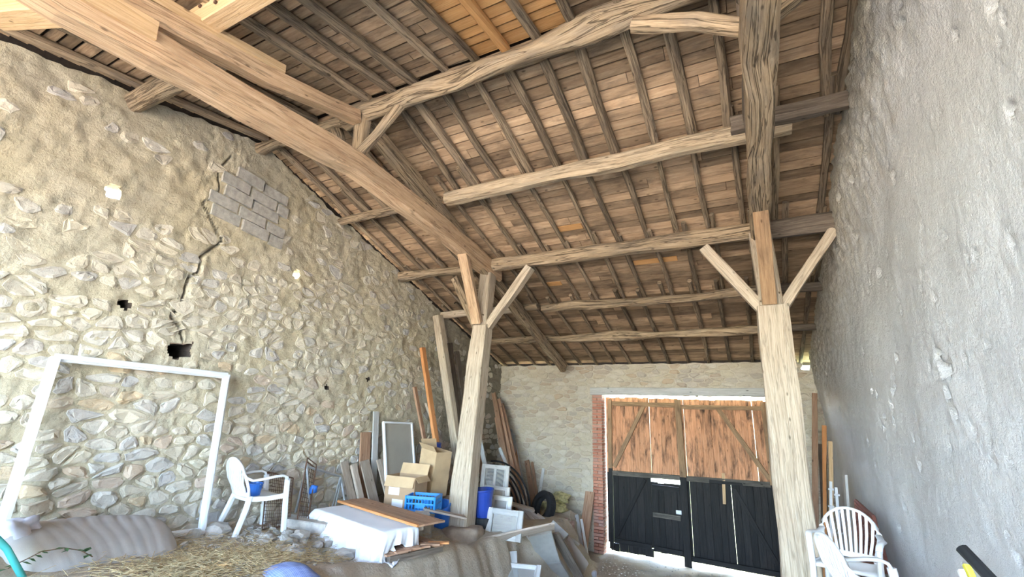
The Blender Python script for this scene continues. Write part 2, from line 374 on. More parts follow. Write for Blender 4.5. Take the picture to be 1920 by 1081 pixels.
# floor: one earth surface with a bank between the raised left side and the lower cart way
nx, ny = 150, 235; V = []; F = []
xs = [XL-.25+(XR+.5-XL)*i/nx for i in range(nx+1)]; ys = [YF-.6+(YB+.35-YF+.6)*j/ny for j in range(ny+1)]
for j in range(ny+1):
    for i in range(nx+1): V.append((xs[i], ys[j], ground(xs[i], ys[j])))
for j in range(ny):
    for i in range(nx): a = j*(nx+1)+i; F.append((a, a+1, a+nx+2, a+nx+1))
mk('floor', V, F, M['dirt'], label='dry earth floor with a worn bank between raised and lower ground', kind='structure', smooth=True)
def slabplane(name, x0, x1, y0, y1, z, mat, label):
    P, F_, U = boxg(((x0+x1)/2, (y0+y1)/2, z-.1), (x1-x0, y1-y0, .2)); return mk(name, P, F_, mat, label=label, kind='structure')
slabplane('yard_ground', -45, 45, -70, YF-.55, 1.27, M['yard'], 'sunlit pale gravel yard in front of the open barn')
slabplane('field_ground', -45, 45, YB+.45, 60, -.06, M['grass'], 'green grass outside behind the plank door')

# ------------------------------------------------------------------ masonry walls
def clip(poly, nx_, ny_, d):
    out = []; m_ = len(poly)
    for i in range(m_):
        a = poly[i]; b_ = poly[(i+1) % m_]; da = a[0]*nx_+a[1]*ny_-d; db = b_[0]*nx_+b_[1]*ny_-d
        if da <= 0: out.append(a)
        if (da < 0) != (db < 0) and da != db:
            t = da/(da-db); out.append((a[0]+(b_[0]-a[0])*t, a[1]+(b_[1]-a[1])*t))
    return out
def cells(u0, u1, v0, v1, du, dv, jit, rng):
    """irregular rubble: Voronoi cells of a jittered bond, wider than tall"""
    asp = dv/du; nu = int((u1-u0)/du)+1; nv = int((v1-v0)/dv)+1; S = {}
    for j in range(nv):
        for i in range(nu):
            if rng.random() < .13: continue
            S[i, j] = ((u0+(i+.5*(j % 2)+.5+rng.uniform(-jit, jit))*du)*asp, v0+(j+.5+rng.uniform(-jit, jit)*.9)*dv)
    res = []
    for (i, j), (cx, cy) in S.items():
        r = dv*1.35; poly = [(cx-r, cy-r), (cx+r, cy-r), (cx+r, cy+r), (cx-r, cy+r)]
        for dj in (-2, -1, 0, 1, 2):
            for di in (-2, -1, 0, 1, 2):
                q = S.get((i+di, j+dj))
                if q is None or (di == 0 and dj == 0): continue
                nx_, ny_ = q[0]-cx, q[1]-cy
                poly = clip(poly, nx_, ny_, (q[0]**2+q[1]**2-cx*cx-cy*cy)/2)
                if len(poly) < 3: break
            if len(poly) < 3: break
        if len(poly) >= 3: res.append([(p[0]/asp, p[1]) for p in poly])
    return res
def stone_shape(poly, gap, rng, push=None):
    """rounded, slightly uneven outline in wall coordinates; None when it is too small"""
    cx = sum(p[0] for p in poly)/len(poly); cy = sum(p[1] for p in poly)/len(poly)
    q = []
    for i in range(len(poly)):
        a, b_ = poly[i], poly[(i+1) % len(poly)]
        for t in (.22, .78): q.append((a[0]+(b_[0]-a[0])*t, a[1]+(b_[1]-a[1])*t))
    out = []
    for x, y in q:
        d = math.hypot(x-cx, y-cy); k = max(.35, 1-gap*(1+rng.random()*.9)/max(d, .01))
        p = (cx+(x-cx)*k, cy+(y-cy)*k)
        if push: p = push(*p)
        out.append(p)
    if len(out) > 12: out = out[::2] if len(out) > 15 else out[:12]
    w = max(p[0] for p in out)-min(p[0] for p in out); h = max(p[1] for p in out)-min(p[1] for p in out)
    return (cx, cy, out) if w > .05 and h > .035 else None
def stone_mesh(cx, cy, out, h, surf, rng):
    """skirt sunk in the mortar, proud rim, flatter domed face"""
    n = len(out); V = []; tx, ty = rng.uniform(-.25, .25), rng.uniform(-.25, .25)
    for k, hh in ((1.0, -.02), (.93, h*.75), (.62, h*1.05)):
        for x, y in out:
            px, py = cx+(x-cx)*k, cy+(y-cy)*k
            V.append(surf(px, py, hh+(0 if hh < 0 else h*.3*rng.uniform(-1, 1)+(px-cx)*tx*h*2+(py-cy)*ty*h*2)))
    F = []
    for r in (0, 1):
        for k in range(n): j = (k+1) % n; F.append((r*n+k, r*n+j, (r+1)*n+j, (r+1)*n+k))
    F.append(tuple(2*n+k for k in range(n)))
    return V, F
def polydist(p, line):
    bd = 9; bq = None
    for (ax, ay), (bx, by) in zip(line, line[1:]):
        t = max(0, min(1, ((p[0]-ax)*(bx-ax)+(p[1]-ay)*(by-ay))/((bx-ax)**2+(by-ay)**2))); q = (ax+(bx-ax)*t, ay+(by-ay)*t)
        d = math.dist(p, q)
        if d < bd: bd, bq = d, q
    return bd, bq
def inpoly(x, y, P):
    c = False; j = len(P)-1
    for i in range(len(P)):
        if (P[i][1] > y) != (P[j][1] > y) and x < (P[j][0]-P[i][0])*(y-P[i][1])/(P[j][1]-P[i][1])+P[i][0]: c = not c
        j = i
    return c

def build_wall(name, label, u0, u1, v0, vtop, du, disp, to3, holes, mat, skip=None, fine=None):
    us = [u0]
    while us[-1] < u1-1e-6: us.append(min(u1, us[-1]+(fine[2] if fine and fine[0] < us[-1] < fine[1] else du)))
    nu = len(us)-1
    nv = int(max(vtop(u)-v0 for u in us)/du); V = []; F = []; pos = []
    for u in us:
        vt = vtop(u)
        for j in range(nv+1):
            v = v0+(vt-v0)*j/nv; pos.append((u, v)); V.append(to3(u, v, disp(u, v)))
    for i in range(nu):
        for j in range(nv):
            a = i*(nv+1)+j; cu = (us[i]+us[i+1])/2; cv = (pos[a][1]+pos[a+nv+2][1])/2
            if any(inpoly(cu, cv, h[0]) for h in holes): continue
            if skip and skip(cu, cv): continue
            F.append((a, a+nv+1, a+nv+2, a+1))
    o = mk(name, V, F, mat, label=label, kind='structure', smooth=True)
    for P, depth, closed, hm in holes:        # sides (and end) of each hole in the thickness of the wall
        g = Geo(); n = len(P); c = (sum(p[0] for p in P)/n, sum(p[1] for p in P)/n); p0 = P[0]
        ring = [[to3(c[0]+(p[0]-c[0])*k, c[1]+(p[1]-c[1])*k, disp(c[0]+(p[0]-c[0])*k, c[1]+(p[1]-c[1])*k)+d) for p in P] for k, d in ((1.0+.08/math.dist(p0, c), -.035), (.97, -.012), (.85, -depth))]
        fs = [(r*n+k, r*n+(k+1) % n, (r+1)*n+(k+1) % n, (r+1)*n+k) for r in (0, 1) for k in range(n)]
        if closed: fs.append(tuple(2*n+k for k in range(n)))
        g.add(ring[0]+ring[1]+ring[2], fs); g.out('hole_lining', hm, o)
    return o
def lay_stones(wall, polys, gap, keep, hfun, tintf, surf, mat, to3, push=None, rng=R, nmax=300):
    st = []
    for poly in polys:
        s = stone_shape(poly, gap, rng, push)
        if s is None or not keep(s[0], s[1], s[2]): continue
        p = to3(s[0], s[1], 0); d = p-CAM; vis = d.dot(fwd)
        uu = 960+FPX*d.dot(rgt2)/vis if vis > .1 else -9999; vv = 540-FPX*d.dot(up2)/vis if vis > .1 else -9999
        inn = vis > .1 and -40 < uu < 1960 and -40 < vv < 1120
        area = abs(sum(a[0]*b_[1]-a[1]*b_[0] for a, b_ in zip(s[2], s[2][1:]+s[2][:1])))/2
        hh = hfun(s[0], s[1]); st.append(((area*min(1, .3+hh/.03)/(d.length_squared) if inn else 0), s, hh))
    st.sort(key=lambda t: -t[0])
    g = Geo()
    for k, (a, s, hh) in enumerate(st):
        Vs, Fs = stone_mesh(*s, hh, surf, rng); t = tintf(s[0], s[1])
        if k < nmax: mk('stone', Vs, Fs, mat, wall, tint=t, smooth=False)
        else: g.add(Vs, Fs, None, t)
    g.out('small_stones', mat, wall, kind='stuff', tint=True)

# left gable wall: rubble below, thick yellowish mortar above
crack = [(3.24, 5.05), (3.20, 4.98), (3.03, 4.76), (3.045, 4.55), (2.95, 4.45), (2.94, 4.27), (2.93, 4.05), (2.85, 3.95), (2.98, 3.80), (3.03, 3.68)]
crack2 = [(3.1, 6.25), (2.98, 5.95), (3.05, 5.7), (2.9, 5.45), (3.1, 5.2), (3.24, 5.05)]
def dispL(y, z):
    d = .05*noise.noise(V3((y*.55, z*.55, 1)))+.020*noise.noise(V3((y*2.3, z*2.7, 5)))+.024*noise.noise(V3((y*7, z*9, 2)))+.017*noise.noise(V3((y*16, z*20, 8)))
    for c in (crack, crack2):
        if c[0][0]-.6 < y < c[0][0]+.4 and c[-1][1]-.2 < z < 6.4:
            q, _ = polydist((y, z), c); w = (.011 if c is crack else .006)*(1+.7*noise.noise(V3((z*9, 2, 2))))
            if q < w*1.6: d -= .13*(1-q/(w*1.6))**.6
    return d
def toL(y, z, d): return V3((XL+d, y, z))
def topL(y): return zr(y)-.055+.05*noise.noise(V3((y*2.2, 0, 0)))+.035*noise.noise(V3((y*7, 4, 0)))-.05*max(0, noise.noise(V3((y*1.1, 9, 0))))
holeP = [(2.87, 3.60), (2.95, 3.62), (3.05, 3.62), (3.16, 3.67), (3.13, 3.56), (3.15, 3.47), (3.05, 3.46), (2.99, 3.43), (2.93, 3.46), (2.89, 3.50)]
def roundhole(cy, cz, r, n=9): return [(cy+r*math.cos(2*math.pi*k/n)*R.uniform(.8, 1.2), cz+r*math.sin(2*math.pi*k/n)*R.uniform(.8, 1.2)) for k in range(n)]
nestP = [(2.20, 3.90), (2.24, 3.98), (2.33, 4.05), (2.40, 4.05), (2.43, 3.97), (2.36, 3.96), (2.34, 3.84), (2.26, 3.80)]
holesL = [(holeP, .45, True, M['gap_shade']), (roundhole(1.99, 5.17, .085), .13, False, M['mortL']), (roundhole(4.41, 4.92, .075), .13, False, M['mortL']),
          (roundhole(5.25, 3.25, .045), .35, True, M['gap_shade']), (roundhole(6.15, 3.45, .05), .3, True, M['gap_shade']), (roundhole(2.37, 3.97, .06), .3, True, M['gap_shade'])]  # closed holes get their shade from the near-black lining colour
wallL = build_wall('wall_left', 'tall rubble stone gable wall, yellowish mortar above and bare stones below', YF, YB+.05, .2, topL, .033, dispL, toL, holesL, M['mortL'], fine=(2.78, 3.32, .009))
rngL = random.Random(5)
blk = [(2.98, 5.34), (3.74, 5.24), (3.98, 5.55), (3.98, 6.06), (3.2, 6.25), (3.05, 5.85)]
def keepL(y, z, out):
    if inpoly(y, z, blk): return False
    for hP, *_ in holesL:
        c = (sum(p[0] for p in hP)/len(hP), sum(p[1] for p in hP)/len(hP))
        if any(inpoly(p[0], p[1], hP) for p in out) or math.dist((y, z), c) < .09: return False
    if z > topL(y)-.05 or z < gz(XL+.1, y)-.15: return False
    low = 1-sstep(2.3, 3.6, z); far = 1-.6*sstep(4.8, 8, y)
    top = 1-sstep(4.5, 5.4, z)
    return rngL.random() < max(low*.98, .20+.55*top)*max(far, low*.55)+.04
def hL(y, z):
    low = 1-sstep(2.2, 3.6, z)
    return rngL.uniform(.005, .014)+low*rngL.uniform(.003, .013)
def pushL(y, z):
    for c, w in ((crack, .018), (crack2, .012)):
        d, q = polydist((y, z), c)
        if d < w and d > 1e-4: return (q[0]+(y-q[0])/d*w, q[1]+(z-q[1])/d*w)
    return (y, z)
def tintL(y, z):
    t = rngL.random(); return t**1.15*(.99 if z < 3.5 else .72)
lay_stones(wallL, cells(YF, YB, 1.0, 6.6, .205, .13, .38, rngL), .009, keepL, hL, tintL, lambda y, z, h: toL(y, z, dispL(y, z)+h), M['stoneL'], toL, pushL, rngL)
# patch of concrete blocks let into the gable
for r_ in range(5):
    for k in range(3):
        y0 = 3.0+.42*k-.12*(r_ % 2)+.05*r_; z0 = 5.30+.165*r_-.02*k
        if not inpoly(y0+.2, z0+.08, [(2.9, 5.2), (4.05, 5.15), (4.12, 6.2), (3.0, 6.3)]): continue
        y1 = min(y0+.40, 4.06)
        P, F_, U = boxg((XL+.0+max(dispL(y0+.1, z0), dispL(y1-.1, z0+.1)), (y0+y1)/2, z0+.117), (.07, (y1-y0)-.015, .148))
        P = [V3((p.x+.012*noise.noise(p*9), p.y+.01*noise.noise(p*7), p.z-.10*(p.y-3.0))) for p in P]
        mk('concrete_block', P, F_, M['concrete'], wallL)

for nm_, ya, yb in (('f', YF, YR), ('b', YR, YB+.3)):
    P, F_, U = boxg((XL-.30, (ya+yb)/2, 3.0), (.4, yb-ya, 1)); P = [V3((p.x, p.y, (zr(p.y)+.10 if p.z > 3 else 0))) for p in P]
    # near-black slab added behind the ragged wall head, stops light leaks, darkens the gap
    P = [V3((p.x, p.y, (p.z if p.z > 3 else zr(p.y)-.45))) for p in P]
    mk('shade_backing', P, F_, M['gap_shade'], wallL)
# back wall with the door opening
DX0, DX1, DH = -3.27, .30, 3.47
def dispB(x, z): return .02*noise.noise(V3((x*.7, z*.7, 1)))+.012*noise.noise(V3((x*4, z*5, 5)))+.012*noise.noise(V3((x*11, z*13, 2)))
def toB(x, z, d): return V3((x, YB-d, z))
def topB(x):
    t = zr(YB)-.06+.03*noise.noise(V3((x*4, 0, 2)))
    return t-.17*sstep(.86, .92, x)*(1-sstep(1.06, 1.10, x))
wallB = build_wall('wall_back', 'back wall of small coursed stones around the plank door', XL-.05, XR+.05, -.3, topB, .033, dispB, toB, [], M['mortB'],
                   lambda x, z: DX0-.02 < x < DX1+.02 and z < DH)
rngB = random.Random(8)
def keepB(x, z, out):
    if any(DX0-.25 < p[0] < DX1+.25 and p[1] < DH+.0 for p in out) or (DX0-.4 < x < DX1+.35 and DH-.06 < z < DH+.24): return False
    if z > topB(x)-.03: return False
    return rngB.random() < .97
lay_stones(wallB, cells(XL, XR, -.1, 4.3, .225, .102, .36, rngB), .006, keepB, lambda x, z: rngB.uniform(.012, .032), lambda x, z: rngB.random(),
           lambda x, z, h: toB(x, z, dispB(x, z)+h), M['stoneB'], toB, None, rngB)
# reveal of the opening in the thickness of the back wall
g = Geo(); g.add(*boxg((DX0-.12, YB+.27, 1.7), (.16, .46, 3.7))); g.add(*boxg((DX1+.12, YB+.27, 1.7), (.16, .46, 3.7))); g.add(*boxg((-1.5, YB+.3, DH+.42), (3.9, .42, .55)))
g.out('door_reveal', M['mortB'], wallB)
mk('shade_backing', *boxg(((XL+.87)/2, YB+.27, zr(YB)-.19), (.87-XL, .26, .55))[:2], M['gap_shade'], wallB)  # dark slab added to keep light out of the eave gap

# right party wall: cement render with flaked patches
pits = [(R.uniform(.9, 10), R.uniform(1.6, 6.2), R.uniform(.025, .06)) for k in range(46)]
pits += [(4.2+R.gauss(0, .12), 3.35+R.gauss(0, .12), R.uniform(.03, .07)) for k in range(10)]+[(2.75+R.gauss(0, .1), 3.65+R.gauss(0, .2), R.uniform(.02, .06)) for k in range(12)]
pits += [(5.9-.6*t+R.gauss(0, .03), 3.0+.7*t+R.gauss(0, .03), R.uniform(.02, .045)) for t in [k/12 for k in range(13)]]
pits += [(R.uniform(.8, 6), R.uniform(1.5, 6), R.uniform(.012, .03)) for k in range(170)]
pitgrid = {}
for q_ in pits:
    for ky in {int((q_[0]-.1)*2), int((q_[0]+.1)*2)}:
        for kz in {int((q_[1]-.1)*2), int((q_[1]+.1)*2)}: pitgrid.setdefault((ky, kz), []).append(q_)
def dispR(y, z):
    e = zr(y)-z; k = 1-sstep(.2, 1.5, e)
    d = .05*noise.noise(V3((y*.6, z*.5, 21)))+.018*noise.noise(V3((y*2.2, z*2, 5)))+(.006+.022*k)*noise.noise(V3((y*8, z*7, 2)))+(.004+.02*k)*noise.noise(V3((y*19, z*15, 3)))
    d += .10*k
    for py, pz, r in pitgrid.get((int(y*2), int(z*2)), ()):
        if abs(py-y) < r*1.5 and abs(pz-z) < r*1.5:
            q = math.hypot((py-y), (pz-z)*1.2)/r*(1+.5*noise.noise(V3((y*30, z*30, 0))))
            if q < 1: d -= min(.085, r*2.1)*(1-q*q)**.35
    return d
wallR = build_wall('wall_right', 'grey cement rendered wall with flaked pits, rougher and browner at the roof edge', YF, YB+.05, .0, lambda y: zr(y)+.10, .028, dispR, lambda y, z, d: V3((XR+.05-d, y, z)), [], M['render'], fine=(.7, 3.2, .018))

# ------------------------------------------------------------------ roof: boards, rafters, covering
ceil = empty('ceiling', (-2.5, YR, ZR), 'open barn roof of brown boards on rafters, seen from below', kind='structure')
def slope_pt(x, y, off): return V3((x, y, zr(y)+off))
def board(x0, x1, ya, yb, off, mat):
    g = Geo(); n = 2; th = .022; V = []; k1, k2 = R.uniform(-.006, .006), R.uniform(-.006, .006)
    xs_ = [x0, x0+(x1-x0)*R.uniform(.35, .65), x1]
    for x in xs_:
        for yy in (ya+R.uniform(-.005, .005), yb+R.uniform(-.005, .005)):
            lap = .013 if yy < (ya+yb)/2 else 0.
            for o_ in (off, off+th): V.append(slope_pt(x, yy, o_+R.uniform(-.004, .004)+lap))
    F = []; U = []
    for i in range(2):
        a = i*4; b_ = a+4
        for q in ((0, 2), (3, 1), (2, 3), (1, 0)):
            F.append((a+q[0], a+q[1], b_+q[1], b_+q[0])); u0, u1 = xs_[i], xs_[i+1]; v0, v1 = q[0]*.06, q[1]*.06
            U.append([(u0, v0), (u0, v1), (u1, v1), (u1, v0)])
    F += [(0, 1, 3, 2), (8, 10, 11, 9)]; U += [[(0, 0), (0, .02), (.1, .02), (.1, 0)]]*2
    g.add(V, F, U); return g.out('plank', mat, ceil)
nb = 0
for slope, y0, y1 in (('back', YR+.02, YB+.3), ('front', YF-.2, YR-.02)):
    y = y0
    while y < y1:
        w = R.uniform(.115, .165)
        if slope == 'back' and y > 8.2: w = R.uniform(.14, .175)
        if y < -.6: w = .36
        x = XL-.1
        while x < XR+.05:
            ln = R.uniform(2.2, 4.2); x1 = x+ln
            if x1 > XR-.7: x1 = XR+.12
            mat = M['plank']
            if slope == 'front' and y > 1.3:
                if x < -2.46: x1 = min(x1, -2.45) if x1 > -3.2 else x1
                elif x < -1.3: x1 = -1.24; mat = M['plank_new']
            board(x+.003, x1-.003, y+R.uniform(.009, .015), min(y+w, y1)-R.uniform(.008, .014), .052, mat); nb += 1
            x = x1
        y += w
for bx, by, bl in ((-2.6, 6.32, .45), (-1.6, 7.4, .7), (-3.4, 7.75, .35)):        # three short replaced boards
    beam('plank', [slope_pt(bx, by, .045), slope_pt(bx+bl, by, .045)], .12, .012, M['plank_new'], ceil, side=(0, 1, -SB))
g = Geo()
for ya, yb in ((YF-.2, YR), (YR, YB+.6)):
    g.add([slope_pt(XL-.7, ya, .11), slope_pt(XR+.9, ya, .11), slope_pt(XR+.9, yb, .11), slope_pt(XL-.7, yb, .11)], [(0, 1, 2, 3)])
    g.add([slope_pt(XL-.7, ya, .18), slope_pt(XR+.9, ya, .18), slope_pt(XR+.9, yb, .18), slope_pt(XL-.7, yb, .18)], [(3, 2, 1, 0)])
g.out('roof_covering', M['tile'], ceil)
PY = {'c': 5.06, 'd': 6.72, 'e': 8.23, 'f': 9.53}
up_x = [-5.95, -5.5, -5.05, -4.6, -3.69, -3.34, -2.94, -2.48, -2.10, -1.68, -1.26, -.80, -.385, .03, .45, .93, 1.09]
lo_x = [-5.98, -5.61, -5.13, -4.68, -4.25, -3.86, -3.44, -2.99, -2.56, -2.09, -1.70, -1.24, -.79, -.37, .08, .50, .97]
def rafter(x, ya, yb, d, mat, j=.04):
    xa, xb = x+R.uniform(-j, j), x+R.uniform(-j, j); n = max(3, int(abs(yb-ya)/.4))
    beam('rafter', [slope_pt(xa, ya, 0), slope_pt((xa+xb)/2+R.uniform(-j, j)*.7, (ya+yb)/2, 0), slope_pt(xb, yb, 0)], d, d*R.uniform(.85, 1.05), mat, ceil, n=n, cham=.28, wob=.018)
for i, x in enumerate(up_x): rafter(x, YR+.05, PY['c']+.12, R.uniform(.085, .115), M['rafter'])
for i, x in enumerate(lo_x):
    rafter(x, PY['c']-R.uniform(.2, .5), PY['d']+.14, R.uniform(.062, .08), M['rafter'] if i % 3 else M['old'], .03)
    rafter(x+R.uniform(.06, .1), PY['d']-R.uniform(.1, .3), PY['e']+.15, R.uniform(.06, .075), M['rafter'], .03)
    rafter(x-.02, PY['e']-R.uniform(.1, .3), YB+.2, R.uniform(.06, .075), M['rafter'], .03)
fr_x = [-5.95, -5.45, -4.95, -4.45, -3.95, -3.6, -3.27, -2.8, -2.4, -2.04, -1.61, -1.23, -.8, -.35, .1, .55, 1.0]
for x in fr_x: rafter(x, YF-.1, YR-.03, R.uniform(.085, .115), M['plank_new'] if x in (-2.04,) else M['rafter'])

# ------------------------------------------------------------------ purlins and ridge
def purlin(x0, x1, y, dz, w, h, mat, label, wob=.035, rnd=0, mid=None, pts=None):
    pts = pts or [(x0, y, zr(y)+dz)]+([mid] if mid else [])+[(x1, y, zr(y)+dz)]
    return beam('purlin', pts, w, h, mat, None, label, 'beam', None, n=max(4, int(abs(x1-x0)/.25)), cham=.22 if not rnd else 0, wob=wob, rnd=rnd)
# crooked ridge log with bark edge
ridge = [(-4.35, YR-.02, 6.50), (-3.9, YR, 6.56), (-3.3, YR, 6.58), (-2.6, YR+.03, 6.57), (-1.9, YR-.02, 6.59), (-1.2, YR+.02, 6.60), (-.6, YR, 6.63), (.3, YR, 6.60), (XR+.1, YR, 6.58)]
beam('ridge_beam', ridge, .25, .25, M['old'], None, 'crooked bark-edged log running along the ridge', 'beam', n=46, rnd=12, wob=.085, smooth=True)
purlin(XL-.1, -4.1, YR-.03, -.16, .17, .17, M['old'], 'short rough ridge log from the left wall to the truss', .05, 9)
purlin(XL-.1, -4.0, PY['c'], -.13, .13, .13, M['old'], 'thin grey rough purlin stub, uppermost of the back slope at the left wall', .04, 8)
purlin(-3.86, .62, PY['c'], -.14, .16, .20, M['purl'], 'pale squared purlin below the ridge, longest on the back slope')
purlin(.05, XR+.1, PY['c']-.14, -.14, .17, .18, M['dark'], 'dark rough purlin entering the rendered wall below the ridge', .06)
purlin(XL-.1, -4.1, PY['d'], -.14, .17, .17, M['old'], 'dark wormy purlin from left wall to the near post head', .05)
purlin(-3.95, .2, PY['d'], -.14, .18, .22, M['old'], 'thick wormy purlin carried by both posts and their braces')
purlin(.36, XR+.1, PY['d'], -.15, .18, .24, M['dark'], 'heavy dark purlin between the right post and rendered wall')
purlin(XL-.1, -4.2, PY['e'], -.12, .13, .14, M['post'], 'short pale purlin stub above the tall leaning beam', .03)
purlin(-4.3, -3.75, PY['e'], -.10, .13, .13, M['old'], 'round-ended short purlin piece behind the left post', .03, 9)
purlin(-3.65, .45, PY['e'], -.13, .15, .15, M['old'], 'slightly bent purlin with yellow stripped patch', .06, 0, (-1.6, PY['e'], zr(PY['e'])-.17))
purlin(.3, XR+.1, PY['e'], -.13, .14, .14, M['dark'], 'dark purlin stub by the rendered wall, third below the ridge', .03)
purlin(XL-.1, -3.9, PY['f'], -.12, .13, .14, M['old'], 'lowest purlin stub at the left end above the back wall', .04, 9)
purlin(-4.05, .6, PY['f'], -.13, .14, .15, M['old'], 'lowest knobbly purlin just above the back wall', .07, 0, (-1.9, PY['f'], zr(PY['f'])-.15))
purlin(.5, XR+.1, PY['f'], -.13, .11, .11, M['dark'], 'thin dark lowest purlin at the rendered wall', .03)
purlin(XL-.1, -4.25, 1.95, -.17, .22, .22, M['old'], 'thick round purlin butt bedded in the top of the left wall', .04, 10)
pb = beam('purlin', [(-4.75, 1.62, zr(1.62)-.13), (XR+.1, 1.62, zr(1.62)-.13)], .17, .23, M['fresh'], None, 'new sawn beam with bolt heads above the sloping tie', 'beam', n=8, cham=.06, wob=.008)
for i in range(4): beam('bolt', [(-4.05+.26*i, 1.53, zr(1.62)-.08-.08*(i % 2)), (-4.05+.26*i, 1.515, zr(1.62)-.08-.08*(i % 2))], .035, .035, M['rust'], pb, rnd=8)
beam('cross_beam', [(-4.05, .88, 5.72), (-5.45, .68, 6.09)], .20, .20, M['fresh'], None, 'fresh sawn strut rising from the tie beam at the upper left corner', 'beam', n=6, cham=.05, wob=.008)

# ------------------------------------------------------------------ roof trusses on their posts
def truss(x, label, py, post_bot, post_w, post_mat, lean, tie_mat, cat='truss'):
    t = empty('roof_truss', (x, py, post_bot[2]), label, cat)
    kz = 4.43; kx = x-.06*lean
    # lower post, heavy, then slimmer head
    beam('post', [post_bot, (post_bot[0]+(kx-post_bot[0])*.5, py, (post_bot[2]+kz)/2), (kx, py, kz)], post_w, post_w*.9, post_mat, t, n=14, cham=.07, wob=.035, taper=(1.08, .86))
    beam('post_head', [(kx, py+.01, kz-.05), (x, py, 5.47)], post_w*.68, post_w*.62, post_mat, t, n=6, cham=.07, wob=.015)
    beam('tie_beam', [(x-.02, YF-.2, 5.62), (x, 1.3, 5.66), (x+.01, 3.4, 5.80), (x, 5.4, 5.66), (x, py+.32, 5.44)], .23, .29, tie_mat, t, n=26, cham=.10, wob=.05)
    # king post and its two braces up to the ridge
    beam('king_post', [(x-.03, YR, 5.93), (x, YR, 6.52)], .17, .15, M['old'], t, n=6, cham=.2, wob=.05)
    for s in (-1, 1):
        beam('ridge_brace', [(x+.06*s, YR-.03, 5.97), (x+.33*s, YR-.02, 6.17), (x+(.62 if s > 0 else .5)*s, YR, 6.50)] if x < -1 else [(x+.06*s, YR-.03, 6.02), (x+.42*s, YR-.02, 6.26), (x+.95*s, YR, 6.48)], .12, .13, M['old'], t, n=9, cham=.25, wob=.045)
    # principal rafters, back one long, front one over the tie
    yb = 10.45 if x < -1 else 10.2
    beam('principal_rafter', [(x-.03, YR+.12, 6.47), (x-.02, 5.6, zr(5.6)-.20), (x, 7.7, zr(7.7)-.30), (x+.02, yb, zr(yb)-.40)], .15, .22, M['old'] if x < -1 else M['dark'], t, n=22, cham=.15, wob=.045)
    if x < -1:
        beam('principal_rafter', [(x, YR-.1, 6.42), (x-.01, 2.2, 6.13), (x, 1.2, 5.95), (x, .2, 5.80)], .15, .17, M['tie'], t, n=14, cham=.12, wob=.03)
        beam('packing_timber', [(x+.02, 2.35, 6.29), (x+.01, 1.2, 6.10), (x+.01, .5, 5.98)], .11, .09, M['fresh'], t, n=8, cham=.08, wob=.02)
        beam('cleat', [(x+.13, 1.25, 5.76), (x+.12, .3, 5.68)], .045, .16, M['fresh'], t, n=3, cham=.08, wob=.01)
    # braces from the post to purlin and tie
    beam('brace', [(kx-.10, py, kz-.03), (x-.72, py+.02, 5.36)], .14, .15, M['old'] if x < -1 else post_mat, t, n=6, cham=.08, wob=.02)
    beam('brace', [(kx+.12, py, kz-.03), (x+.84, py, 5.40)], .15, .13, post_mat, t, n=6, cham=.08, wob=.02)
    if x > -1: pass
    beam('brace', [(kx-.02, py-.16, kz+.02), (x, py-.85, 5.50)], .17, .10, M['doorrail'] if x > -1 else M['tie'], t, n=6, cham=.08, wob=.012)
    for p in ((kx+.1, py-.15, kz+.15), (kx-.12, py-.16, kz+.05)):
        beam('peg', [p, (p[0], p[1]-.06, p[2])], .022, .022, M['old'], t, rnd=6)
    return t
trL = truss(-4.06, 'left roof truss with leaning pale post and orange-brown tie beam', 6.72, V3((-4.33, 6.72, 1.20)), .33, M['post'], 1, M['tie'])
trR = truss(.28, 'right roof truss on a straight pale post beside the plank door', 6.72, V3((.30, 6.72, gz(.3, 6.72)-.05)), .40, M['post'], -.6, M['old'])
Vr, Fr = rockg((-4.22, 6.60, 1.08), (.33, .30, .17), 4.2, .35, 3, .2)
mk('padstone', Vr, Fr, M['padst'], label='rough boulder base under the left post', cat='stone', smooth=True)

# ------------------------------------------------------------------ door in the back wall
YD = YB+.20
door = empty('door_1', ((DX0+DX1)/2, YD, .05), 'double plank barn door, orange above and black tarred below', kind='structure')
def vplank(x0, x1, z0, z1, mat, parent=door, y=YD, n=2):
    beam('plank', [((x0+x1)/2, y+R.uniform(-.004, .004), z0), ((x0+x1)/2+R.uniform(-.001, .001), y+R.uniform(-.004, .004), z1)], x1-x0, .028, mat, parent, n=n, side=(1, 0, 0), cham=.22)
def fill(x0, x1, z0f, z1f, mat, gaps=(), parent=door, wmin=.095, wmax=.13):
    x = x0; k = 0
    while x < x1-.02:
        w = R.uniform(wmin, wmax); xe = min(x+w, x1); xe = x1 if x1-xe < .05 else xe
        g_ = .003 if k in gaps else -.004
        vplank(x+.0006, xe-g_, z0f(x)+R.uniform(0, .015), z1f(x)+R.uniform(-.015, .015), mat, parent); x = xe; k += 1
midz = lambda x: 1.70+.016*(x+3.1)
fill(-3.243, -1.56, lambda x: midz(x), lambda x: 3.425, M['doorup'], (8,))
fill(-1.56, .255, lambda x: midz(x), lambda x: 3.41, M['doorup'], (0, 12))
fill(-3.24, -2.24, lambda x: .22, midz, M['doorlow'], (0,), wmin=.12, wmax=.17)
fill(-1.56, .255, lambda x: .10, midz, M['doorlow'], (0, 6), wmin=.12, wmax=.17)
fill(-3.18, -2.24, lambda x: .05, lambda x: .22, M['doorlow'], (1, 3), wmin=.06, wmax=.12)
yf = YD-.045
def bar(name, p, q, w, d, mat, parent=door, **k): return beam(name, [(p[0], yf-k.pop('dy', 0), p[1]), (q[0], yf-.0, q[1])], w, d, mat, parent, n=4, cham=.06, wob=.008, side=(0, 1, 0) if 0 else (q[1]-p[1], 0, -(q[0]-p[0])))
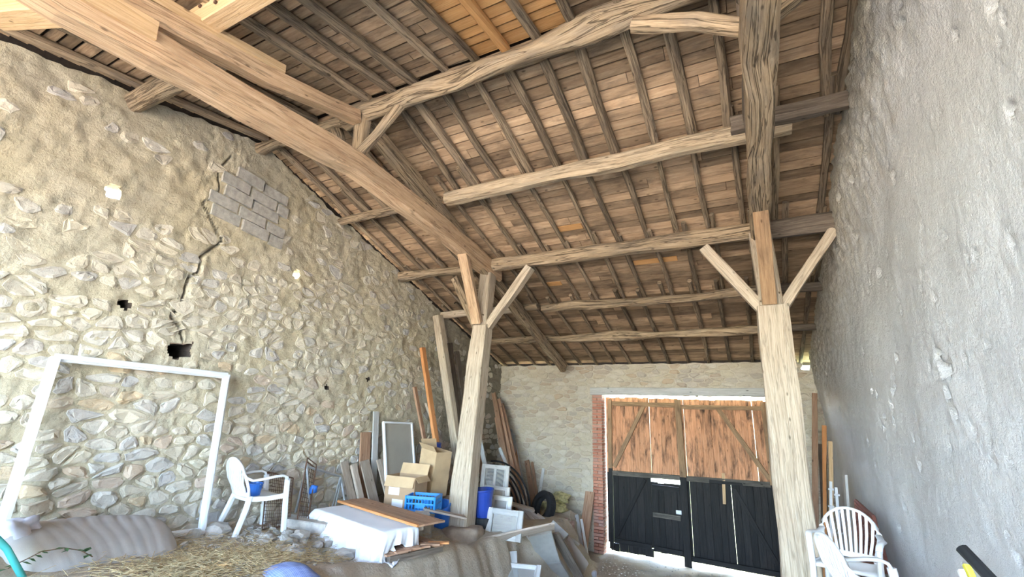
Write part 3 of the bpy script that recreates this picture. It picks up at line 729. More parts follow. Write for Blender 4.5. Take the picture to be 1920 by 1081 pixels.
bar('top_rail', (-3.08, 3.28), (-1.58, 3.27), .10, .05, M['doorrail']); bar('top_rail', (-1.50, 3.24), (.12, 3.25), .09, .05, M['doorrail'])
bar('middle_rail', (-3.10, midz(-3.1)), (-1.6, midz(-1.6)), .10, .055, M['railgrey']); bar('middle_rail', (-1.52, midz(-1.5)), (.20, midz(.2)), .10, .055, M['railgrey'])
bar('stile', (-3.15, .1), (-3.15, 1.80), .09, .06, M['doorlow']); bar('stile', (-3.15, 1.80), (-3.14, 3.38), .09, .06, M['doorrail'])
bar('stile', (.19, .1), (.19, 1.75), .10, .06, M['doorlow']); bar('stile', (.19, 1.75), (.17, 3.38), .10, .06, M['doorrail'])
bar('meeting_post', (-1.53, -.02), (-1.53, 1.75), .14, .08, M['doorlow']); bar('meeting_post', (-1.53, 1.75), (-1.56, 3.40), .13, .08, M['doorrail'])
bar('brace', (-2.33, 3.24), (-3.06, 1.84), .095, .05, M['doorrail']); bar('brace', (-.72, 3.22), (.13, 1.86), .095, .05, M['doorrail'])
bar('brace', (-2.36, 1.62), (-3.04, .38), .08, .05, M['doorlow']); bar('brace', (-.55, 1.62), (.12, .30), .08, .05, M['doorlow'])
bar('bottom_rail', (-3.08, .28), (-2.27, .26), .10, .05, M['doorlow']); bar('bottom_rail', (-1.5, .16), (.18, .14), .10, .05, M['doorlow'])
wk = empty('wicket_door', (-1.92, YD, .05), None); wk.parent = door; wk.location = V3((-1.92, YD, .05))-V3(door.location)
fill(-2.235, -1.58, lambda x: .16, lambda x: 1.58, M['doorlow'], (), wk, .11, .15)
for z in (1.49, .92, .24): bar('rail', (-2.21, z), (-1.63, z-.01), .10, .045, M['railgrey'] if z == .92 else M['doorlow'], wk)
box('latch_plate', (-1.66, yf-.035, 1.03), (.11, .02, .075), M['steel'], wk)
bar('door_latch', (-.74, 1.30), (-.72, 1.90), .055, .03, M['fresh'], dy=.05)
bar('latch_bar', (-1.0, midz(-.8)-.02), (-.3, midz(-.5)-.03), .06, .04, M['doorlow'], dy=.05)
beam('trim_1', [(DX0-.28, YB-.035, DH+.085), (DX1+.2, YB-.03, DH+.10)], .17, .16, M['greywood'], None, 'greyed timber lintel over the plank door', kind='structure', n=8, cham=.06, wob=.015, side=(0, 0, 1))

# brick jambs either side of the door: every brick a part, sharing three meshes
mort_j = M['mortB']
def brick_me(sx, sy, sz):
    bm = bmesh.new(); bmesh.ops.create_cube(bm, size=1, matrix=Matrix.Diagonal((sx, sy, sz, 1))); bmesh.ops.bevel(bm, geom=bm.edges[:], offset=.004, segments=1, affect='EDGES')
    me = bpy.data.meshes.new('brick'); bm.to_mesh(me); bm.free(); me.materials.append(M['brick']); return me
bk = {'s': brick_me(.235, .12, .056), 'a': brick_me(.112, .12, .056), 'b': brick_me(.112, .20, .056), 'r': brick_me(.11, .215, .056)}
for nm, xc, inner, lab in (('trim_2', DX0-.12, 1, 'red brick jamb left of the plank door'), ('trim_3', DX1+.12, -1, 'red brick jamb right of the plank door')):
    j = mk(nm, *boxg((xc, YB+.16, 1.73), (.225, .34, 3.5))[:2], mort_j, None, lab, kind='structure'); jl = V3(j.location)
    for k in range(50):
        z = .01+.0693*k+.03
        lst = [('s', xc, YB-.045+.03)] if k % 2 else [('a', xc-.0605, YB-.015), ('a', xc+.0605, YB-.015)]
        lst += [('r', xc+inner*.066, YB+.05+.1125+R.uniform(-.002, .002) if k % 2 else YB+.30)]
        if k % 2 == 0: lst += [('r', xc+inner*.066, YB+.16)]
        for kind, bx, by in lst:
            o = bpy.data.objects.new('brick', bk[kind]); COL.objects.link(o); o.parent = j; o.location = V3((bx+R.uniform(-.003, .003), by+R.uniform(-.004, .004), z))-jl

# ------------------------------------------------------------------ things on the left, raised side
def lean(name, label, p, q, w, t, mat, cat='board', side=(0, 1, 0), group=None, n=4, wob=.006, parent=None, **k):
    return beam(name, [p, q], w, t, mat, parent, label, cat, group, n=n, cham=.08, wob=wob, side=side, **k)
# white frame leaning on the gable wall
fr = empty('door_frame', (-5.8, 2.7, 1.46), 'large empty white frame leaning against the left stone wall', 'frame')
A, B_ = V3((-5.80, 3.52, gz(-5.8, 3.52)+.01)), V3((-5.80, 1.80, 1.60)); A2, B2 = V3((-5.99, 3.56, 3.29)), V3((-5.99, 1.88, 3.32))
for nm, p, q in (('jamb', A, A2), ('jamb', B_, B2), ('head', A2, B2), ('sill', A+V3((0, 0, .03)), B_+V3((0, 0, .03)))):
    o = beam(nm, [p, q], .075, .06, M['whitepvc'], fr, n=1, cham=.12, side=(0, 1, 0) if nm == 'jamb' else (0, 0, 1))
    d_ = V3((.045, 0, 0)); inn = V3((0, -.012, 0)) if p is A else V3((0, .012, 0))
    beam('rebate', [p+d_+inn, q+d_+inn], .03, .03, M['whitepvc'], o, side=(0, 1, 0) if nm == 'jamb' else (0, 0, 1))
# quilted mattress on the ground against the wall
g = Geo(); nu, nv = 60, 26; c00, c10, c01, c11 = V3((-6.0, 1.55, 1.72)), V3((-5.93, 3.14, 1.62)), V3((-4.93, 1.80, 1.52)), V3((-5.0, 2.93, 1.45))
Vt = []; Fq = []; Uq = []
for side_ in (0, 1):
    for i in range(nu+1):
        for j in range(nv+1):
            u, v = i/nu, j/nv; b0 = c00.lerp(c10, u).lerp(c01.lerp(c11, u), v)
            eu = min(u, 1-u)*1.5; ev = min(v, 1-v)*1.05; ed = (1-math.exp(-eu*14))*(1-math.exp(-ev*14))
            rib = 1-math.exp(-abs(math.sin(u*math.pi*12+.9*math.sin(v*2.4)))*5)
            puff = .15*ed*(.90+.10*rib)+.05*math.sin(u*2.6+v*2)*ed
            sag = .10*math.sin(math.pi*min(1, v*1.05))
            z = b0.z+puff+sag*.6 if side_ == 0 else min(b0.z-.005, b0.z-.01)
            Vt.append(V3((b0.x+.03*noise.noise((u*3, v*3, 0)), b0.y+.05*noise.noise((v*3, u*2, 4)), z)))
for side_ in (0, 1):
    o_ = side_*(nu+1)*(nv+1)
    for i in range(nu):
        for j in range(nv):
            a = o_+i*(nv+1)+j; f = (a, a+1, a+nv+2, a+nv+1); Fq.append(f if side_ else f[::-1])
g.add(Vt, Fq); g.out('mattress', M['matt'], None, 'grey quilted mattress slumped on the ground by the stone wall', 'mattress', smooth=True)

def monobloc(loc, rz, label, group=None, name='garden_chair', rx=0):
    t = empty(name, loc, label, 'chair', group); mx = TR(loc, rz, rx); W = M['white']
    # seat with a slight dish
    Vs = []; Fs = []; n = 8
    for k in (0, 1):
        for i in range(n+1):
            for j in range(n+1):
                x = -1+2*i/n; y = -1+2*j/n
                Vs.append(mx @ V3((x*(.235+.015*y), y*.22+.01, .425-.03*(1-x*x)*(1-y*y)*1.2-.02*(y < -.9)-k*.025+.015*(y > .9)*-1)))
    for k in (0, 1):
        o_ = k*(n+1)**2
        for i in range(n):
            for j in range(n): a = o_+i*(n+1)+j; f = (a, a+n+1, a+n+2, a+1); Fs.append(f if not k else f[::-1])
    ring = [i*(n+1) for i in range(n+1)]+[n*(n+1)+j for j in range(1, n+1)]+[i*(n+1)+n for i in range(n-1, -1, -1)]+[j for j in range(n-1, 0, -1)]
    for a, b2 in zip(ring, ring[1:]+ring[:1]): Fs.append((b2, a, a+(n+1)**2, b2+(n+1)**2))
    mk('seat', Vs, Fs, W, t, smooth=True)
    def back(a, zf=0.): return V3((.235*math.sin(a), -.21-.13*(zf/.44), .42+zf))
    arch = []
    for k in range(17):
        a = -math.pi/2*1.0+math.pi*k/16; x = .245*math.sin(a); z = .62+.25*math.cos(a); arch.append(V3((x, -.21-.16*(z-.42)/.45, z)))
    arch = [V3((-.20, -.205, .43)), V3((-.225, -.235, .53))]+arch+[V3((.225, -.235, .53)), V3((.20, -.205, .43))]
    bk_ = beam('backrest', arch, .05, .028, W, t, mx=mx, rnd=8, smooth=True)
    beam('back_rail', [(-.2, -.215, .455), (0, -.235, .455), (.2, -.215, .455)], .03, .05, W, bk_, mx=mx, n=4, cham=.2)
    for i in range(9):
        x = -.168+.042*i; zt = .62+.25*math.sqrt(max(0, 1-(x*1.22/.245)**2))-.005
        beam('slat', [(x*.9, -.225, .46), (x*1.08, -.235-.16*((zt+.45)/2-.42)/.45, (zt+.45)/2), (x*1.2, -.21-.16*(zt-.42)/.45, zt)], .024, .012, W, bk_, mx=mx, side=(1, 0, 0))
    for s in (-1, 1):
        ar = [(.235*s, -.285, .66), (.262*s, -.22, .625), (.285*s, -.12, .635), (.29*s, .03, .655), (.285*s, .13, .66), (.278*s, .185, .64), (.272*s, .205, .60)]
        beam('armrest', ar, .055, .026, W, t, mx=mx, cham=.3, smooth=True)
        beam('leg', [(.272*s, .205, .61), (.262*s, .225, .40), (.272*s, .255, 0)], .062, .05, W, t, mx=mx, n=3, cham=.25, side=(0, 1, 0))
        beam('leg', [(.20*s, -.19, .44), (.225*s, -.23, .28), (.25*s, -.32, 0)], .062, .05, W, t, mx=mx, n=3, cham=.25, side=(0, 1, 0))
        beam('apron', [(.255*s, .21, .415), (.235*s, 0, .40), (.21*s, -.2, .41)], .02, .055, W, t, mx=mx)
    return t
cx, cy = -5.67, 4.06; monobloc((cx, cy, gz(cx, cy)+.015), math.radians(-9), 'white plastic garden chair with blue bucket on its seat by the stone wall')
g = Geo(); zb = gz(cx, cy)+.43
prof = [(.001, 0), (.075, 0), (.092, .13), (.10, .135), (.10, .145), (.087, .145), (.07, .012), (.001, .012)]
g.add(*lathe(prof, 18, TR((cx-.01, cy-.06, zb)))); bkt = g.out('bucket', M['blue'], None, 'small blue plastic bucket standing on the white chair', 'bucket')
beam('bucket_handle', [V3((cx-.11, cy-.06, zb+.14)), V3((cx-.06, cy+.02, zb+.09)), V3((cx+.04, cy+.02, zb+.09)), V3((cx+.09, cy-.06, zb+.14))], .008, .008, M['steel'], bkt, rnd=6)
# rusty wire grid, wire cage, metal trestle behind the chair
def wirepanel(name, label, P, nu, nv, mat, fw=.018, ww=.006, cat='wire panel'):
    P = [V3(p) for p in P]; t = empty(name, (P[2]+P[3])/2, label, cat); q = lambda u, v: P[0].lerp(P[1], u).lerp(P[3].lerp(P[2], u), v)
    for a, b2 in ((0, 1), (1, 2), (2, 3), (3, 0)): beam('frame_rod', [P[a], P[b2]], fw, fw, mat, t, rnd=6)
    g = Geo()
    for i in range(1, nu): g.add(*sweep([q(i/nu, 0), q(i/nu, 1)], ww, ww, rnd=4))
    for j in range(1, nv): g.add(*sweep([q(0, j/nv), q(1, j/nv)], ww, ww, rnd=4))
    g.out('wire_mesh', mat, t, kind='stuff'); return t
wirepanel('wire_grid', 'rusty wire grid leaning on the wall behind the white chair', [(-5.97, 4.36, 2.07), (-5.97, 4.78, 1.95), (-5.70, 4.62, 1.40), (-5.70, 4.22, 1.42)], 14, 16, M['rust'])
P = [V3((-5.98, 4.98, 2.16)), V3((-5.98, 5.16, 2.05)), V3((-5.62, 4.84, 1.38)), V3((-5.62, 4.66, 1.40))]
cg = wirepanel('wire_cage', 'narrow rusty wire cage propped between the grid and metal trestle', P, 5, 14, M['rust'], .02, .007, 'cage')
wl = V3(cg.location); off = V3((.08, -.06, .06))
for a, b2 in ((0, 1), (1, 2), (2, 3), (3, 0)): beam('frame_rod', [P[a]+off, P[b2]+off], .016, .016, M['rust'], cg, rnd=6)
for a in range(4): beam('frame_rod', [P[a], P[a]+off], .012, .012, M['rust'], cg, rnd=6)
Vr, Fr = rockg((-5.76, 4.98, 1.80), (.05, .05, .055), 2., .5, 2); mk('blue_clip', Vr, Fr, M['blue'], cg, smooth=True)
tr = empty('metal_trestle', (-5.75, 5.3, 1.35), 'grey steel tube trestle standing behind the cloth-covered table', 'trestle')
T = [V3((-5.90, 4.93, 2.10)), V3((-5.90, 5.60, 1.90))]; gzt = gz(-5.7, 5.2)
beam('top_tube', T, .035, .035, M['steel'], tr, rnd=10)
for p in T:
    beam('leg', [p, V3((p.x+.22, p.y+.03, gzt))], .03, .03, M['steel'], tr, rnd=8); beam('leg', [p, V3((p.x-.10, p.y-.02, gzt))], .03, .03, M['steel'], tr, rnd=8)
beam('stay', [T[1]+V3((.02, 0, -.03)), V3((-5.75, 5.42, gzt+.12))], .022, .022, M['greymetal'], tr, rnd=8)
# concrete kerb lengths by the wall
def cblock(loc, s, rz, label, name='concrete_block', cat='block', mat=None, rx=0, hollow=False):
    mx = TR(loc, rz, rx)
    if not hollow:
        P, F_, U = boxg((0, 0, s[2]/2), s, mx)
        bm = bmesh.new(); vs_ = [bm.verts.new(p) for p in P]; [bm.faces.new([vs_[i] for i in f]) for f in F_]
        bmesh.ops.bevel(bm, geom=bm.edges[:], offset=.012, segments=1, affect='EDGES'); bmesh.ops.subdivide_edges(bm, edges=bm.edges[:], cuts=1, use_grid_fill=True)
        Vv = [v.co+V3((1, 1, 1))*.01*noise.noise(v.co*8) for v in bm.verts]; bm.verts.index_update(); Ff = [tuple(v.index for v in f.verts) for f in bm.faces]; bm.free()
        return mk(name, Vv, Ff, mat or M['concrete'], None, label, cat)
    t = empty(name, loc, label, cat)
    for y in (-.5, .5): box('web', (0, y*(s[1]-.035), s[2]/2), (s[0], .035, s[2]), M['concrete'], t, mx)
    for x in (-.5, 0, .5): box('web', (x*(s[0]-.035), 0, s[2]/2), (.035, s[1]-.07, s[2]), M['concrete'], t, mx)
    return t
cblock((-5.42, 4.66, gz(-5.42, 4.66)-.03), (.75, .17, .15), .12, 'long concrete kerb lying between the white chair and table', 'concrete_kerb', 'kerb', M['pebble'])
cblock((-5.80, 4.92, gz(-5.8, 4.92)-.02), (.55, .16, .15), .2, 'short concrete kerb behind the long one at the wall foot', 'concrete_kerb', 'kerb', M['pebble'])
# low table with white sheet, board on top, pallet and planks beneath
TA, TB, TC, TD = V3((-3.88, 4.42, 0)), V3((-5.50, 4.84, 0)), V3((-5.40, 5.48, 0)), V3((-3.80, 5.08, 0)); ztop = 1.58
tc = (TA+TB+TC+TD)/4; ex = (TA-TB).normalized(); ey = V3((0, 0, 1)).cross(ex); lx, ly = (TA-TB).length, .62
tmx = Matrix((ex, ey, V3((0, 0, 1)))).transposed().to_4x4(); tmx.translation = V3((tc.x, tc.y, 0)); gt = gz(tc.x, tc.y)
def tl(x, y, z): return tmx @ V3((x, y, z))
tb = empty('low_table', (tc.x, tc.y, gt), 'low wooden stand hidden under the white sheet', 'table')
box('tabletop', (0, 0, ztop-.035), (lx-.04, ly-.04, .04), M['board'], tb, tmx)
for sx_ in (-1, 1):
    for sy_ in (-1, 1): box('leg', (sx_*(lx/2-.12), sy_*(ly/2-.1), (gt+ztop-.05)/2), (.07, .07, ztop-.05-gt), M['board'], tb, tmx)
# draped sheet
nx_, ny_ = 92, 56; Vc = []; Fc = []; ov = .60
hx, hy = lx/2, ly/2
for i in range(nx_+1):
    for j in range(ny_+1):
        a = -hx-ov+(2*hx+2*ov)*i/nx_; b2 = -hy-ov+(2*hy+ov*.8)*j/ny_
        qx, qy = max(-hx, min(hx, a)), max(-hy, min(hy, b2)); dx, dy = a-qx, b2-qy; d = math.hypot(dx, dy)
        if d < 1e-6: p = V3((a, b2, ztop+.012+.006*noise.noise((a*4, b2*4, 0))))
        else:
            nxv, nyv = dx/d, dy/d; per = math.atan2(b2/hy, a/hx)*1.6+a*1.3
            lim = .46+.05*noise.noise((per*2, 1, 0))
            if a > hx*.93 and b2 > -hy*.5: lim = .20+.06*math.sin(b2*14)
            dd = min(d, lim)*1.0
            fold = (.045*math.sin(per*9)+.03*math.sin(per*17+1))*min(1, dd/.25)
            outw = .03*min(1, dd/.05)+dd*.20+fold
            p = V3((qx+nxv*outw, qy+nyv*outw, ztop+.012-dd*.98))
            w_ = tmx @ p; gr = gz(w_.x, w_.y)+.01
            if p.z < gr: p.z = gr+.004*noise.noise((a*9, b2*9, 2)); p.x += nxv*.03; p.y += nyv*.03
        Vc.append(tmx @ p)
for i in range(nx_):
    for j in range(ny_):
        aa = -hx-ov+(2*hx+2*ov)*(i+.5)/nx_; bb = -hy-ov+(2*hy+ov*.8)*(j+.5)/ny_
        dd = math.hypot(max(0, abs(aa)-hx), max(0, abs(bb)-hy)); per = math.atan2(bb/hy, aa/hx)*1.6+aa*1.3
        lim = .47+.05*noise.noise((per*2, 1, 0))
        if aa > hx*.93 and bb > -hy*.5: lim = .21+.06*math.sin(bb*14)
        if dd > lim: continue
        a = i*(ny_+1)+j; Fc.append((a, a+ny_+1, a+ny_+2, a+1))
used = sorted({i for f in Fc for i in f}); rem = {k: i for i, k in enumerate(used)}
sh = mk('white_sheet', [Vc[k] for k in used], [tuple(rem[i] for i in f) for f in Fc], M['cloth'], None, 'white sheet draped over the low table beside the post', 'cloth', smooth=True)
md = sh.modifiers.new('thickness', 'SOLIDIFY'); md.thickness = .004
# old cupboard door laid on the sheet
bd = empty('ledged_door', tl(.02, .16, ztop+.02), 'brown ledged wooden panel lying on top of the white sheet', 'panel')
for k in range(4): beam('board', [tl(-.92, .125+.105*k, ztop+.045), tl(.98, .125+.105*k, ztop+.045)], .103, .022, M['brown'] if k else M['panelwood'], bd, n=2, side=ey)
for x in (-.6, .05, .75): beam('ledge', [tl(x, .09, ztop+.026), tl(x, .49, ztop+.026)], .07, .016, M['panelwood'], bd)
beam('lip', [tl(-.93, .072, ztop+.05), tl(.985, .072, ztop+.05)], .03, .03, M['orange'], bd, n=2, cham=.1)
# pallet and slats under the right end
pl = empty('pallet', tl(.75, .05, gt), 'worn brown pallet sticking out under the white sheet', 'pallet'); zp = gz(-3.95, 4.8)
for k in range(5): beam('board', [tl(.20+.01*k, -.24+.16*k, zp+.085), tl(1.0+R.uniform(-.03, .04), -.26+.16*k, zp+.08)], .12, .022, M['brown'], pl, n=3, side=ey, wob=.01)
for k in range(3): beam('stringer', [tl(.30+.33*k, -.28, zp+.035), tl(.33+.33*k, .46, zp+.035)], .06, .07, M['dark'] if k else M['brown'], pl, n=3)
for k in range(5): beam('slat', [tl(1.02-.02*k, -.24+.13*k, zp+.11+.012*(k % 2)), tl(1.04+.02*k, -.06+.13*k, zp+.12)], .07, .02, M['orange'] if k == 4 else M['brown'], pl, n=1)
# boards, panel, boxes against the wall behind the table
w0 = gz(-5.8, 6.2)
def wallboard(label, yt, zt, yb, w, mat, xt=-6.02, xb=-5.72, t=.028): return lean('board', label, (xb, yb, gz(xb, yb)), (xt, yt, zt), w, t, mat)
wallboard('short greyish board, leftmost of those leaning behind the table', 5.74, 2.10, 5.86, .15, M['board'])
wallboard('short narrow board with sawn end, second of those behind the table', 5.90, 2.05, 6.00, .11, M['board'], -5.97, -5.66, .05)
wallboard('brown board standing tall behind the greyish ones', 6.18, 2.55, 6.18, .22, M['brown'], -6.05, -5.92)
wallboard('wide grey board leaning in the middle behind the table', 6.10, 2.10, 6.22, .20, M['board'], -5.93, -5.60)
wallboard('tall narrow pale plank beside the framed panel', 6.38, 2.90, 6.40, .13, M['greywood'], -6.05, -5.90)
wallboard('dark grey board leaning just left of the framed panel', 6.46, 2.10, 6.58, .17, M['board'], -5.92, -5.58)
dp = empty('framed_panel', (-5.75, 6.9, 1.25), 'tall beige panel in a white metal frame leaning on the wall', 'panel')
Q = [V3((-5.98, 6.50, 2.72)), V3((-5.98, 7.28, 2.70)), V3((-5.66, 7.28, gz(-5.66, 7.28))), V3((-5.66, 6.50, gz(-5.66, 6.5)))]
mk('infill', [q+V3((d, 0, 0)) for d in (0, .012) for q in Q], [(3, 2, 1, 0), (4, 5, 6, 7), (0, 1, 5, 4), (2, 3, 7, 6)], M['panel'], dp)
for a, b2 in ((0, 1), (1, 2), (2, 3), (3, 0)): beam('frame', [Q[a]+V3((.015, 0, 0)), Q[b2]+V3((.015, 0, 0))], .05, .035, M['whitepvc'], dp, cham=.15)
# cardboard boxes
def carton(loc, s, rz, label, flaps, mat, rx=0, ry=0, stickers=(), name='cardboard_box'):
    t = empty(name, loc, label, 'box'); mx = TR(loc, rz, rx, ry); th = .006
    box('base', (0, 0, th), (s[0], s[1], th), mat, t, mx)
    for y in (-1, 1): box('side', (0, y*s[1]/2, s[2]/2), (s[0], th, s[2]), mat, t, mx)
    for x in (-1, 1): box('side', (x*s[0]/2, 0, s[2]/2), (th, s[1], s[2]), mat, t, mx)
    for axis, sg, ang, ln in flaps:
        h = V3((0, sg*s[1]/2, s[2])) if axis == 'y' else V3((sg*s[0]/2, 0, s[2])); d = V3((0, sg*math.cos(ang), math.sin(ang))) if axis == 'y' else V3((sg*math.cos(ang), 0, math.sin(ang)))
        w = s[0] if axis == 'y' else s[1]
        beam('flap', [h, h+d*ln], w*.98, .005, M['cardin'], t, mx=mx, side=(1, 0, 0) if axis == 'y' else (0, 1, 0))
    for x, z, w, hh in stickers: box('sticker', (x, -s[1]/2-.005, z), (w, .003, hh), M['paper'], t, mx)
    return t
bz = gz(-5.2, 6.15)
carton((-5.08, 6.22, bz), (.54, .36, .68), .10, 'brown cardboard box with two white stickers and open flaps', (('y', -1, -1.25, .16), ('y', 1, 1.2, .17), ('x', 1, -.9, .1)), M['card'], stickers=((-.10, .46, .20, .11), (-.02, .29, .20, .11)))
carton((-5.07, 6.86, bz+.33), (.42, .34, .72), -.25, 'tall open cardboard box tilted behind the stickered box', (('x', -1, 1.2, .15), ('y', -1, .9, .12)), M['cardin'], 0, .12)
carton((-5.0, 6.86, bz-.02), (.55, .44, .32), -.1, 'plain low cardboard box under the tilted one', (), M['card'])
# blue crate
def crate(loc, s, rz, label, ry=0, rx=0):
    t = empty('plastic_crate', loc, label, 'crate'); mx = TR(loc, rz, rx, ry); m_ = M['cratebl']
    box('base', (0, 0, .008), (s[0], s[1], .012), m_, t, mx)
    for ax in (0, 1):
        for sg in (-1, 1):
            g = Geo(); ln = s[ax]; o_ = s[1-ax]/2*sg
            def pt(u, z): return (u, o_, z) if ax == 0 else (o_, u, z)
            sd = (0, 0, 1)
            g.add(*sweep([pt(-ln/2, s[2]-.02), pt(ln/2, s[2]-.02)], .04, .022, side=sd, mx=mx)); g.add(*sweep([pt(-ln/2, .02), pt(ln/2, .02)], .04, .018, side=sd, mx=mx)); g.add(*sweep([pt(-ln/2, s[2]*.52), pt(ln/2, s[2]*.52)], .02, .014, side=sd, mx=mx))
            n = int(ln/.045)
            for k in range(n+1):
                u = -ln/2+ln*k/n; g.add(*sweep([pt(u, .02), pt(u, s[2]-.02)], .014, .012, mx=mx))
            if ax == 0: g.add(*boxg((0, o_, s[2]*.42), (ln*.3, .016, s[2]*.32), mx))
            g.out('side', m_, t)
    for x in (-1, 1):
        for y in (-1, 1): beam('corner_post', [(x*s[0]/2, y*s[1]/2, 0), (x*s[0]/2, y*s[1]/2, s[2])], .03, .03, m_, t, mx=mx, cham=.2)
    return t
zc_ = gz(-4.62, 6.05)
crate((-4.56, 6.02, zc_+.25), (.44, .34, .22), .35, 'bright blue lattice plastic crate resting on concrete blocks', 0, 0)
cblock((-4.62, 6.02, zc_-.02), (.40, .22, .26), .2, 'grey hollow block under the blue crate', hollow=True)
cblock((-4.30, 5.72, zc_-.04), (.22, .18, .18), .5, 'pale grey block in front of the blue crate')
cblock((-4.36, 5.74, zc_+.14), (.20, .16, .16), .9, 'small broken block stacked above the pale grey one', rx=.2)
lean('board', 'short grey board lying across the blocks toward the post', (-4.42, 5.85, zc_+.32), (-3.98, 6.3, zc_+.18), .18, .025, M['board'], side=(.5, -.5, 0))
Vr, Fr = lathe([(.001, 0), (.17, 0), (.21, .30), (.225, .31), (.225, .33), (.20, .33), (.16, .02), (.001, .02)], 20, TR((-4.62, 6.55, gz(-4.6, 6.5)), 0, .3))
mk('plastic_tub', Vr, Fr, M['blue'], None, 'blue plastic tub behind the crate left of the post', 'tub', smooth=False)
Vr, Fr = lathe([(.001, 0), (.10, 0), (.13, .34), (.001, .34)], 16, TR((-5.45, 7.42, 2.02), 0, .1))
mk('barrel', Vr, Fr, M['tub'], None, 'dark blue drum top peeping out behind the tilted box', 'drum')
box('drum_stand', (-5.45, 7.42, 1.58), (.4, .4, .84), M['dark'], label='dark box standing under the blue drum behind the boards', cat='box')
# tall timbers in the corner
def tall(label, p, q, w, t, mat, side=(0, 1, 0), name='timber', cat='timber', n=8, wob=.012): return beam(name, [p, q], w, t, mat, None, label, cat, None, n=n, cham=.1, wob=wob, side=side)
tall('bright orange squared plank leaning on the left wall', (-5.35, 7.78, gz(-5.35, 7.78)), (-6.0, 7.46, 4.20), .13, .06, M['orange'])
tall('narrow pinkish plank edge beside the bright orange one', (-5.42, 7.62, gz(-5.4, 7.6)), (-6.03, 7.36, 3.4), .10, .04, M['brown'])
tall('thick pale beam leaning upright in the corner, tallest of all', (-5.45, 8.62, gz(-5.45, 8.62)), (-5.98, 7.86, 4.96), .19, .17, M['post'])
tall('slim grey pole crossing in front of the thick pale beam', (-5.05, 8.0, gz(-5.05, 8)), (-5.98, 7.72, 3.1), .10, .05, M['board'])
tall('dark weathered plank right of the thick pale beam', (-5.62, 9.0, gz(-5.6, 9)), (-6.03, 8.45, 4.45), .16, .05, M['dark'])
tall('second dark weathered plank in the corner shade', (-5.55, 9.25, gz(-5.5, 9.2)), (-6.03, 8.75, 4.3), .15, .05, M['dark'])
tall('short brown plank in the corner behind the post', (-5.5, 9.6, gz(-5.5, 9.6)), (-6.02, 9.3, 3.6), .16, .04, M['brown'])
for k, (x0, x1, z1, lab) in enumerate(((-4.85, -6.02, 3.45, 'long brown plank nearest the post in the leaning corner bundle'), (-4.72, -5.92, 3.30, 'long brown plank second in the leaning corner bundle'), (-4.58, -5.86, 3.18, 'long brown plank third in the leaning corner bundle'), (-5.05, -6.03, 2.85, 'reddish plank at the back of the leaning corner bundle'), (-4.75, -5.55, 2.2, 'short wide brown plank low in the corner bundle'))):
    tall(lab, (x0, 9.75+.06*k, gz(x0, 9.8)), (x1, 10.55+.08*k, z1), .12, .04, M['brown'], side=(1, 0, .3))
def tube(name, label, pts, d, mat, cat='pole', rnd=10): return beam(name, pts, d, d, mat, None, label, cat, rnd=rnd, smooth=True)
tube('metal_pole', 'grey zinc downpipe leaning in the back corner', [(-4.72, 10.2, gz(-4.72, 10.2)), (-5.68, 10.95, 2.55)], .08, M['greymetal'])
tube('metal_pole', 'thin grey tube beside the zinc downpipe', [(-4.60, 10.15, gz(-4.6, 10.15)), (-5.60, 10.96, 2.45)], .05, M['steel'])
tall('white painted batten leaning in front of the zinc pipe', (-4.42, 9.75, gz(-4.42, 9.75)), (-5.52, 10.1, 2.14), .07, .05, M['whitewood'], (1, 0, .3), 'batten', 'batten', 4)
tall('short white board leaning above the two-pane window', (-4.75, 8.6, gz(-4.75, 8.6)), (-5.65, 9.35, 2.38), .10, .035, M['whitewood'], (1, 0, .3), 'batten', 'batten', 4)
tall('brown board leaning on the back wall right of the pipes', (-4.72, 10.6, gz(-4.72, 10.6)), (-5.22, 11.0, 1.83), .13, .03, M['brown'], (1, 0, .3), 'board', 'board', 4)
tall('narrow brown board beside it on the back wall', (-4.58, 10.62, gz(-4.58, 10.6)), (-5.08, 11.0, 1.80), .07, .03, M['brown'], (1, 0, .3), 'board', 'board', 4)
tall('thin white slat standing against the back wall', (-4.86, 10.78, gz(-4.86, 10.78)), (-4.77, 11.02, 1.68), .07, .025, M['whitewood'], (1, 0, 0), 'batten', 'batten', 4)
# window sashes stacked at the post
def sash(label, c, w, h, rz, tilt, mat, panes=1, fw=.07, behind=None):
    t = empty('window_sash', c, label, 'window'); mx = TR(c, rz, -tilt)
    for x in (-1, 1):
        o = beam('stile', [(x*(w/2-fw/2), 0, 0), (x*(w/2-fw/2), 0, h)], fw, .045, mat, t, mx=mx, side=(1, 0, 0), cham=.1)
        beam('bead', [(x*(w/2-fw-.008), -.02, fw), (x*(w/2-fw-.008), -.02, h-fw)], .016, .02, mat, o, mx=mx, side=(1, 0, 0))
    for z in (fw/2, h-fw/2): beam('rail', [(-w/2+fw, 0, z), (w/2-fw, 0, z)], .042, fw, mat, t, mx=mx, cham=.1)
    iw = w-2*fw
    for k in range(1, panes): beam('muntin', [(-iw/2+iw*k/panes, 0, fw), (-iw/2+iw*k/panes, 0, h-fw)], .05, .04, mat, t, mx=mx, side=(1, 0, 0), cham=.1)
    for k in range(panes): box('pane', (-iw/2+iw*(k+.5)/panes, .005, h/2), (iw/panes, .004, h-2*fw), M['glass'], t, mx)
    if behind: box('backing_board', (-iw*.12, .03, h/2), (iw*.7, .012, h-2*fw), M['board'], t, mx); box('backing_board', (iw*.36, .034, h/2), (iw*.28, .012, h-2*fw), M['dark'] if behind > 1 else M['board'], t, mx)
    return t
sash('tall white two-pane window sash at the back of the stack', (-4.58, 8.15, gz(-4.6, 8.15)), .60, .90, .02, .12, M['whitewood'], 2, .075)
